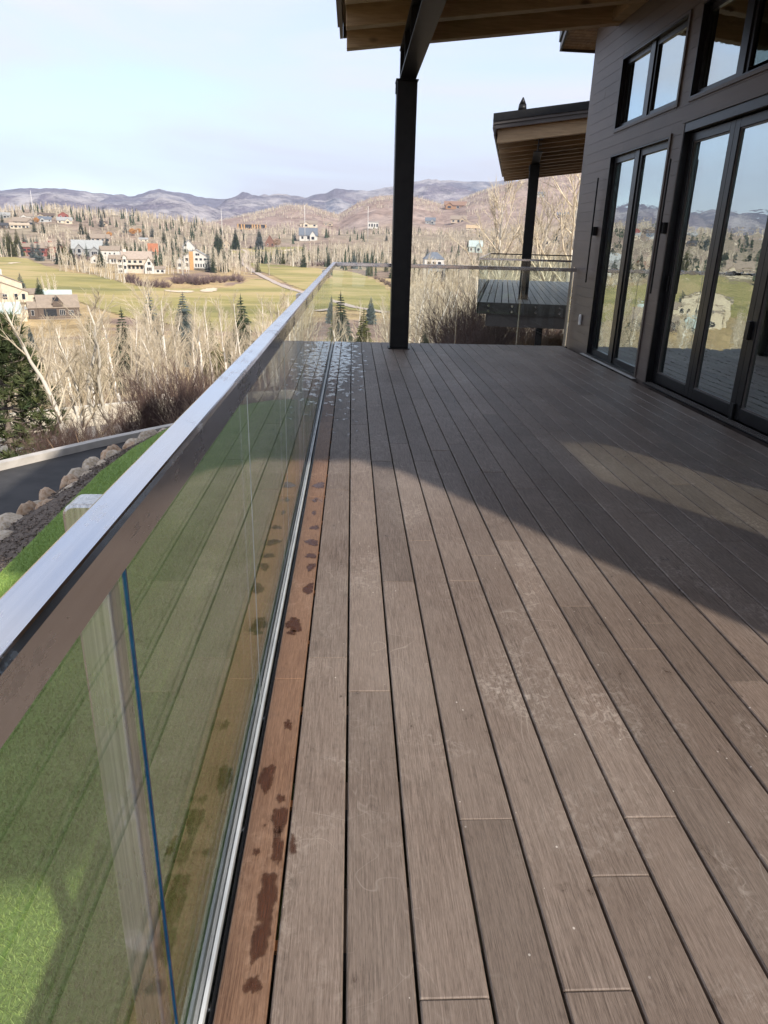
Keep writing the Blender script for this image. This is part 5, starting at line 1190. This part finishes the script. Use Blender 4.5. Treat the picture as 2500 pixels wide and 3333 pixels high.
small(866, 892, 772, 803, (.2, .1, .07), (.20, .11, .08), 'steep brown roofed chalet left of the round reddish tree', 'y', .65)
small(1055, 1082, 723, 735, TAN, RBROWN, 'low tan house on the flats right of the cream house', 'x', .4, .2); small(1200, 1230, 724, 744, WHITE, GREY, 'white boxy house just left of the black post', 'flat', .12, None, 4)
h = Hs(1410, 915, 'grey house with a dark hipped roof right of the black post', R(8), None, rad=44); h.block(-28, 30, 0, 40, 62, (.55, .53, .5), BLUEG, 'hip', 20); h.block(-20, 34, -6, -.4, 40, GREY, BLUEG, 'hip', 8); h.wins(-22, 24, 46, 3, 9, 9, 0); h.wins(-14, 28, 10, 3, 9, 18, -6, False)
small(1451, 1512, 660, 681, (.34, .19, .10), (.25, .15, .10), 'brown timber lodge standing on the bare right hillside', 'x', .45, -.28, 4); small(1386, 1415, 712, 730, GREY, BLUEG, 'grey house low on the right hillside, left of the tan one', 'x', .45, .2)
small(1470, 1514, 706, 726, TAN, RBROWN, 'tan house low on the right hillside', 'x', .45, .25, 3); small(1731, 1768, 628, 643, (.4, .39, .38), BLUEG, 'pale grey house high on the right hillside', 'x', .4, -.2, 3); small(1816, 1848, 694, 706, BROWN, BLUEG, 'dark low house on the right hillside near the wall', 'x', .45)
small(1528, 1568, 790, 822, (.42, .47, .42), TEAL, 'pale green house with a teal roof beyond the far railing', 'x', .45, .2, 3); small(1742, 1792, 764, 800, CREAM, RBROWN, 'cream house with a tan roof behind the white aspens', 'x', .45, .2, 3); small(1520, 1556, 735, 748, CREAM, (.45, .33, .2), 'house with an orange tan roof in the middle of the right woods', 'x', .6, None, 2)
small(-4, 28, 696, 710, GREY, GREY, 'grey house on the left hillside at the frame edge', 'x', .45, .1, 3); small(70, 105, 700, 714, WHITE, RBROWN, 'white house high on the left hillside', 'x', .4, -.2, 3); small(128, 171, 697, 709, TAN, BROWN, 'tan house high on the left hillside, right of the white one', 'x', .45, -.3, 4)
small(131, 163, 709, 722, (.42, .43, .42), BLUEG, 'grey blue house just below the tan hillside house', 'x', .45, -.2, 3); small(194, 219, 695, 710, DRED, RUST, 'red brown chalet at the right end of the hillside houses', 'y', .5); small(193, 230, 712, 728, CREAM, GREY, 'cream house with grey roofs below the red brown chalet', 'x', .45, .2, 3)
small(55, 110, 714, 732, (.27, .23, .2), RBROWN, 'broad brown house in the middle of the left hillside', 'x', .5, .25, 4); small(42, 88, 730, 744, CREAM, TAN, 'low cream house at the foot of the left hillside', 'x', .35, None, 5); small(-6, 24, 730, 744, BROWN, DARK, 'dark house at the foot of the left hillside', 'x', .4, None, 3)
small(328, 348, 723, 735, TAN, BROWN, 'small tan house alone right of the hillside group', 'x', .45, .1); small(302, 352, 768, 788, (.4, .33, .26), RBROWN, 'long low tan roofed house in the woods above the grey house', 'x', .45, None, 4); small(455, 480, 776, 786, CREAM, GREY, 'cream house half hidden in the woods', 'x', .4)
# beyond the left of the frame (seen mirrored in the glass doors)
for (x0, x1, yt, yb, wl_, rf_, lab) in ((-190, -120, 800, 838, CREAM, RBROWN, 'cream house beyond the left frame edge'), (-330, -250, 795, 835, WHITE, GREY, 'white house far beyond the left frame edge'), (-480, -400, 790, 830, TAN, RBROWN, 'tan house far beyond the left frame edge')): small(x0, x1, yt, yb, wl_, rf_, lab, 'x', .45, .2, 4)

def roadclear(x, y):
    yn = np.interp(x, np.array(RN)[:, 0], np.array(RN)[:, 1]); yf = np.interp(x, np.array(RF)[:, 0], np.array(RF)[:, 1]); return y < yn-.5 or y > yf+.8
cnt = 0
# near slope below the road
NEAR_L = 'bare pale aspen in the grove just beyond the lower road'; NEAR_R = 'bare pale aspen in the grove beyond the far glass railing'
tries = 0
while cnt < 165 and tries < 4000:
    tries += 1
    px = rt.uniform(-330, 1010) if rt.random() < .64 else rt.uniform(1010, 1960)
    r = 40+110*rt.random()**1.25 if px < 1010 else 34+125*rt.random()**1.1
    x, y = azr(px, r, 1000)
    if not roadclear(x, y) or blocked(x, y): continue
    if 1080 < px < 1290 and rt.random() < .45: continue
    m = rt.random(); C8 = m < .3 and r < 80; ms = ASP_C[rt.randrange(3)] if C8 else (ASP_N[rt.randrange(5)] if r < 95 else ASP_M[rt.randrange(5)])
    yt = rt.uniform(1050, 1150) if px < 330 else (rt.uniform(955, 1110) if px < 1010 else (rt.uniform(960, 1060) if px < 1290 else rt.uniform(800, 980)))
    z0 = H_(x, y); hh = EYE + az_el(px, yt)[1]*r - z0
    sc = min(1.2, max(.4, hh/((8.0 if C8 else (9.5 if r < 95 else 11))*1.03)))
    put(ms, 'aspen_tree', x, y, z0-.1, sc, NEAR_L if px < 1010 else NEAR_R, 'aspen tree', 'bare aspens on the slope below the road' if px < 1010 else 'bare aspens beyond the far railing', rt); cnt += 1
# two big white aspens right of the twin deck post and one left of it
for (px, r, s, mi, lab) in ((1862, 47, 1.55, 0, 'large white branching aspen right of the twin canopy post'), (1672, 45, 1.35, 1, 'tall white aspen left of the twin canopy post'), (1775, 52, 1.3, 2, 'white aspen seen between the twin post and the house wall')):
    x, y = azr(px, r, 800); put(ASP_W[mi], 'aspen_tree', x, y, H_(x, y)-.1, s*.84, lab, 'aspen tree', None, rt, .05)
# two prominent forked white aspens in the grove, left
for (px, r, s, mi, lab) in ((270, 62, 1.0, 1, 'forked white aspen standing tallest over the road, in front of the brown house'), (520, 66, 1.28, 0, 'forked white aspen reaching up in front of the fairway')):
    x, y = azr(px, r, 1000); put(ASP_W[mi], 'aspen_tree', x, y, H_(x, y)-.1, s*.84, lab, 'aspen tree', None, rt, .05)
# aspens in view round the golf course: rows and clumps read off the photograph
ROWS = [([(165, 850), (240, 885), (330, 905), (410, 925)], 42, 'aspen in the dense row along the near fairway bank'), ([(520, 890), (620, 900)], 12, 'aspen in the clump left of the white gabled house'), ([(650, 880), (735, 868)], 16, 'aspen in the row right of the white gabled house'), ([(950, 868), (1010, 872)], 12, 'white trunked aspen clump right of the cart path'), ([(1020, 868), (1270, 850)], 34, 'aspen in the wood beyond the railing corner'), ([(1300, 930), (1420, 930)], 16, 'aspen by the grey hipped roof house'), ([(130, 960), (190, 965)], 7, 'aspen in the group right of the cream house')]
for line, n, lab in ROWS:
    for i in range(n):
        t = (i+rt.random())/n*(len(line)-1); j = min(int(t), len(line)-2); f = t-j; px = line[j][0]+(line[j+1][0]-line[j][0])*f; py = line[j][1]+(line[j+1][1]-line[j][1])*f-rt.uniform(0, 9)
        p, r = hitz(px, py); put(ASP_F[rt.randrange(5)], 'aspen_tree', p.x, p.y, p.z-.2, rt.uniform(.75, 1.12)*max(.8, r/520), 'bare '+lab, 'aspen tree', 'bare '+lab.split(' in ')[0]+' rows round the golf course', rt, .02)
# everything farther: one mass
def far_trees(N, rmin, rmax, a0, a1, hmin, hmax, seed, fn=None):
    g = np.random.RandomState(seed); a = np.radians(g.uniform(a0, a1, N)); r = np.sqrt(g.uniform(rmin**2, rmax**2, N)) if rmax/rmin < 3 else rmin*(rmax/rmin)**g.uniform(0, 1, N)
    x, y = np.sin(a)*r, np.cos(a)*r; k = np.ones(N, bool)
    for G in ISL: k &= ~in_poly(x, y, G)
    for (hx, hy, hr) in HOUSE_XY:
        k &= ~(((hx-x)**2+(hy-y)**2 < hr*hr) | ((np.abs(np.degrees(np.arctan2(x, y))-math.degrees(math.atan2(hx, hy))) < math.degrees(hr*.8/math.hypot(hx, hy))) & (np.hypot(x, y) < math.hypot(hx, hy)) & (np.hypot(x, y) > math.hypot(hx, hy)-90*hr/10)))
    for q in pathW: k &= ~((np.abs(x-q[0]) < 5) & (np.abs(y-q[1]) < 30))
    if fn is not None: k &= fn(x, y, r)
    x, y = x[k], y[k]; return x, y, height(x, y)-.3, g.uniform(hmin, hmax, len(x)), g
def spike_mass(name, x, y, z, h, g, mat, label, nb=9, w=.17):
    n = len(x); base = np.stack([x, y, z], -1); R3 = np.hypot(x, y); sc = np.clip(R3/420, 1, 3.0); Vs = []
    cr = np.stack([np.cos(np.arctan2(-x, y)), np.sin(np.arctan2(-x, y)), np.zeros(n)], -1)
    def tri(a, b, ww):
        aa = g.uniform(0, np.pi, n); s = np.stack([np.cos(aa), np.sin(aa), np.zeros(n)], -1)*(ww*sc)[:, None]/2
        Vs.append(np.stack([a-s, a+s, b], 1))
    top = base+np.stack([g.normal(0, .02, n)*h, g.normal(0, .02, n)*h, h], -1); tri(base, top, np.full(n, w*1.6)); tri(base, top, np.full(n, w*1.6))
    for i in range(nb):
        t = g.uniform(.15, .8, n); a = base+(top-base)*t[:, None]; az = g.uniform(0, 6.283, n); L = h*(1-t*.75)*g.uniform(.25, .5, n); sp = g.uniform(.25, .6, n)
        tri(a, a+np.stack([np.cos(az)*sp, np.sin(az)*sp, np.sqrt(1-sp**2)], -1)*L[:, None], np.full(n, w))
    V = np.concatenate(Vs).reshape(-1, 3); o = new_obj(name, np_mesh(name, V, np.arange(len(V)).reshape(-1, 3)), mat); return tag(o, label, kind='stuff')
wood = lambda x, y, r: (r > 640) | (np.degrees(np.arctan2(x, y)) > 3.5) | (np.degrees(np.arctan2(x, y)) < -27)
x, y, z, h, g = far_trees(34000, 170, 1600, -46, 31, 9, 17, 31, lambda x, y, r: wood(x, y, r) & (fbm(x/75, y/75, 3) > -.16 + .1*(r > 1150)))
spike_mass('far_woods', x, y, z, h, g, MAT['aspen_far'], 'grey tan mass of leafless aspens across the valley', 9, .24)
x, y, z, h, g = far_trees(26000, 1400, 3000, -46, 32, 7, 12, 33, lambda x, y, r: fbm(x/200, y/200, 4) > .04)
spike_mass('hill_woods', x, y, z, h, g, MAT['aspen_far'], 'thin pale woods over the foothills', 4, .3)
# understorey saplings on the near slope
def saplings(N, pxa, pxb, r0, r1, seed, w, hm):
    g = np.random.RandomState(seed); px = g.uniform(pxa, pxb, N); r = g.uniform(r0, r1, N); X_ = []; Y_ = []
    for a, b in zip(px, r):
        x, y = azr(a, b, 1000)
        if roadclear(x, y) and not blocked(x, y): X_.append(x); Y_.append(y)
    x, y = np.array(X_), np.array(Y_); z = height(x, y)-.1; h = g.uniform(.5, 1, len(x))*hm
    return x, y, z, h, g
x, y, z, h, g = saplings(1500, -330, 1960, 40, 165, 41, .03, 5.2); spike_mass('saplings', x, y, z, h, g, MAT['aspen_twig'], 'thicket of pale saplings between the grove trees', 16, .035)
x, y, z, h, g = saplings(700, -330, 1960, 39, 120, 42, .03, 2.4); spike_mass('undergrowth', x, y, z, h, g, MAT['brush_pale'], 'reddish brown undergrowth below the aspens', 18, .03)

# conifers, each its own
def spr(px, py, h, kind, lab, r=None, far=False, grp=None):
    if r is None: p, r = hitz(px, py); h *= max(.8, r/520)
    else: x, y = azr(px, r, py); p = Vector((x, y, H_(x, y)))
    put((SPR_F if far else SPR)[kind][rt.randrange(2)], 'spruce_tree', p.x, p.y, p.z-.15, h/10, lab, 'spruce tree', grp, rt, .02)
spr(76, 985, 15, 'blue_spruce', 'blue grey spruce behind the cream house', 372); spr(136, 1000, 14, 'spruce', 'dark spruce between the cream and the brown house', 345)
spr(10, 960, 9, 'spruce', 'dark spruce behind the cream house chimney', 400)
spr(62, 1080, 6.5, 'blue_spruce', 'blue green spruce in front of the pale green roof', 205); spr(100, 1100, 6, 'blue_spruce', 'second blue green spruce in front of the pale green roof', 190)
spr(292, 1100, 10, 'olive_spruce', 'yellow green conifer in the aspen grove right of the brown house', 100); spr(20, 1240, 6, 'olive_spruce', 'olive conifer above the dark pine at the left', 72); spr(-30, 1180, 7, 'olive_spruce', 'olive conifer at the left frame edge', 80)
spr(405, 1120, 11, 'spruce', 'dark green spruce rising from the grove, left of the rail', 92); spr(487, 1060, 12.5, 'blue_spruce', 'slim blue spruce rising above the aspen grove', 105); spr(380, 1080, 6, 'blue_spruce', 'small blue spruce in the grove', 110)
spr(600, 1020, 12.5, 'blue_spruce', 'blue spruce against the fairway', 130); spr(790, 1090, 10.5, 'spruce', 'dark spruce left of the rail, before the fairway', 96); spr(690, 1090, 8.5, 'olive_spruce', 'olive conifer in the grove left of the rail', 88); spr(740, 1080, 6, 'spruce', 'small spruce in the grove left of the rail', 100); spr(250, 1010, 6, 'blue_spruce', 'small blue spruce right of the brown roof', 330)
spr(1112, 1040, 11, 'spruce', 'slim dark spruce just right of the railing corner', 110); spr(1185, 1080, 7.2, 'olive_spruce', 'yellow green pine left of the black post', 82); spr(1384, 1100, 3.4, 'spruce', 'small dark spruce right of the black post', 52)
spr(1462, 880, 16, 'spruce', 'tall thin dark spruce behind the grey hipped roof house', 330); spr(1480, 860, 10, 'olive_spruce', 'olive conifer behind the grey hipped roof house', 345); spr(1757, 800, 8, 'spruce', 'lone dark spruce behind the twin railing', 190); spr(1210, 870, 11, 'blue_spruce', 'bluish spruce in the wood left of the black post', 300)
spr(845, 812, 14, 'blue_spruce', 'broad blue green spruce beside the upper cart path', None); spr(768, 812, 14, 'spruce', 'dark spruce left of the path top', None); spr(708, 830, 16, 'spruce', 'dark spruce above the right end of the aspen row', None); spr(720, 835, 15, 'spruce', 'second dark spruce above the aspen row', None)
spr(200, 860, 16, 'spruce', 'dark spruce right of the red condominiums', None); spr(216, 862, 15, 'olive_spruce', 'olive spruce right of the red condominiums', None); spr(235, 862, 14, 'spruce', 'third dark spruce right of the red condominiums', None)
spr(38, 835, 15, 'olive_spruce', 'yellow green conifer left of the red condominiums', None); spr(62, 833, 16, 'olive_spruce', 'taller yellow green conifer left of the red condominiums', None); spr(330, 870, 12, 'spruce', 'dark spruce before the white tan roofed house', None)
cn_ = 0; tries = 0
while cn_ < 200 and tries < 4000:
    tries += 1
    px = rt.uniform(-500, 2000); r = rt.uniform(640, 1350) if (px < 1050 or rt.random() < .4) else rt.uniform(230, 900); x, y = azr(px, r, 760)
    if blocked(x, y) or fbm(np.array([x/90.]), np.array([y/90.+4]), 3)[0] < .02: continue
    spr(px, 760, rt.uniform(12, 21), rt.choice(['spruce', 'spruce', 'spruce', 'blue_spruce', 'olive_spruce']), 'conifer scattered through the far grey woods', r, True, 'conifers scattered through the far woods'); cn_ += 1
x, y, z, h, g = far_trees(2900, 650, 2000, -46, 32, 9, 17, 51, lambda x, y, r: (fbm(x/80+9, y/80, 3) > .12) & (r < 1500+400*fbm(x/50, y/50, 2)))
def cone_mass(name, x, y, z, h, g, mat, label):
    n = len(x); Vs = []
    for lv in range(4):
        t0 = lv*.22+.05; zb = z+h*t0; zt = z+h*(t0+.38); R_ = h*.19*(1-t0)
        for k in range(5):
            a = 6.283*k/5+g.uniform(0, 1.2, n); b = a+g.uniform(.9, 1.5, n); rr1 = R_*g.uniform(.7, 1.2, n); rr2 = R_*g.uniform(.7, 1.2, n)
            Vs.append(np.stack([np.stack([x+np.cos(a)*rr1, y+np.sin(a)*rr1, zb], -1), np.stack([x+np.cos(b)*rr2, y+np.sin(b)*rr2, zb+h*.03], -1), np.stack([x, y, zt], -1)], 1))
    V = np.concatenate(Vs).reshape(-1, 3); o = new_obj(name, np_mesh(name, V, np.arange(len(V)).reshape(-1, 3)), mat); return tag(o, label, kind='stuff')
cone_mass('far_conifers', x, y, z, h, g, MAT['spruce'], 'distant dark conifers dotted over the woods and foothills')

# purple shrubs along the fairway edge and elsewhere
for (line, n, lab, s) in (([(410, 918), (470, 932), (560, 938)], 14, 'purple brown shrub along the near fairway edge', 2.0), ([(560, 922), (640, 925), (720, 918), (800, 915)], 22, 'purple brown shrub in the row below the white gabled house', 2.2), ([(812, 806), (820, 808)], 2, 'round shrub by the top of the cart path', 1.6), ([(866, 834), (870, 835)], 1, 'single reddish shrub on the fairway right of the cart path', 2.2), ([(960, 862), (1060, 868)], 8, 'dark shrub at the foot of the white trunked clump', 1.8), ([(1220, 905), (1300, 950)], 10, 'reddish brown shrub by the fairway beyond the railing', 1.3), ([(195, 830), (320, 850)], 12, 'brown shrub below the condominiums', 1.6)):
    for i in range(n):
        t = (i+rt.random())/n*(len(line)-1); j = min(int(t), len(line)-2); f = t-j; px = line[j][0]+(line[j+1][0]-line[j][0])*f; py = line[j][1]+(line[j+1][1]-line[j][1])*f+rt.uniform(-3, 3); p, r = hitz(px, py)
        put1(SHF[rt.randrange(3)], 'shrub', p.x, p.y, p.z-.2, s*rt.uniform(.6, 1.0), lab, 'shrub', lab+' group' if n > 1 else None, rt)
# trees in autumn leaf
def leafy(seed, n=900, R_=3.2, H=7):
    r = np.random.RandomState(seed); d = r.normal(size=(n, 3)); d /= np.linalg.norm(d, axis=1, keepdims=True); c = d*(r.uniform(.35, 1, n)**.5)[:, None]*np.array([R_, R_, H*.36])+np.array([0, 0, H*.62]); V = c[:, None]+r.normal(0, .28, (n, 3, 3)); return V.reshape(-1, 3), np.arange(3*n).reshape(-1, 3)
for (px, py, s, m, lab) in ((432, 768, 1.5, 'orange_leaf', 'orange leaved tree cluster in the far woods'), (452, 764, 1.3, 'orange_leaf', 'second orange leaved tree in the far woods'), (357, 775, 1.2, 'orange_leaf', 'lone orange leaved tree left of the other two'), (902, 806, 1.9, 'brown_leaf', 'rounded reddish brown tree at the top of the fairway'), (120, 730, 1.3, 'orange_leaf', 'small orange tree among the hillside houses')):
    p, r = hitz(px, py); t = empty('autumn_tree', tuple(p), 0, lab, 'tree'); T = Seg(); T.add((0, 0, -.2), (0, 0, 4), .2, .1, 5); new_obj('trunk', T.mesh('trunk', MAT['grey_bark']), None, t); V, F = leafy(int(px)); new_obj('crown', np_mesh('crown', V, F, False, [MAT[m]]), None, t); t.scale = (s, s, s)
# power poles on the flats
for (px, py, top, lab) in ((107, 682, 620, 'leftmost tall pale power pole on the hill'), (414, 716, 680, 'slim power pole rising over the far woods, second from the left'), (722, 728, 683, 'power pole left of the long flat roofed lodge'), (992, 716, 667, 'power pole right of the lodge'), (1198, 712, 671, 'power pole just left of the black post')):
    x, y = azr(px, 1250, py); d0 = az_el(px, top)[1]; zt = EYE+d0*1250; z0 = H_(x, y)-1
    o = MB().tube((0, 0, 0), (0, 0, zt-z0), .5, .35, 8).build('power_pole', paint((.6, .58, .55)), None, True); o.location = (x, y, z0); tag(o, lab, 'power pole', 'power poles across the valley')
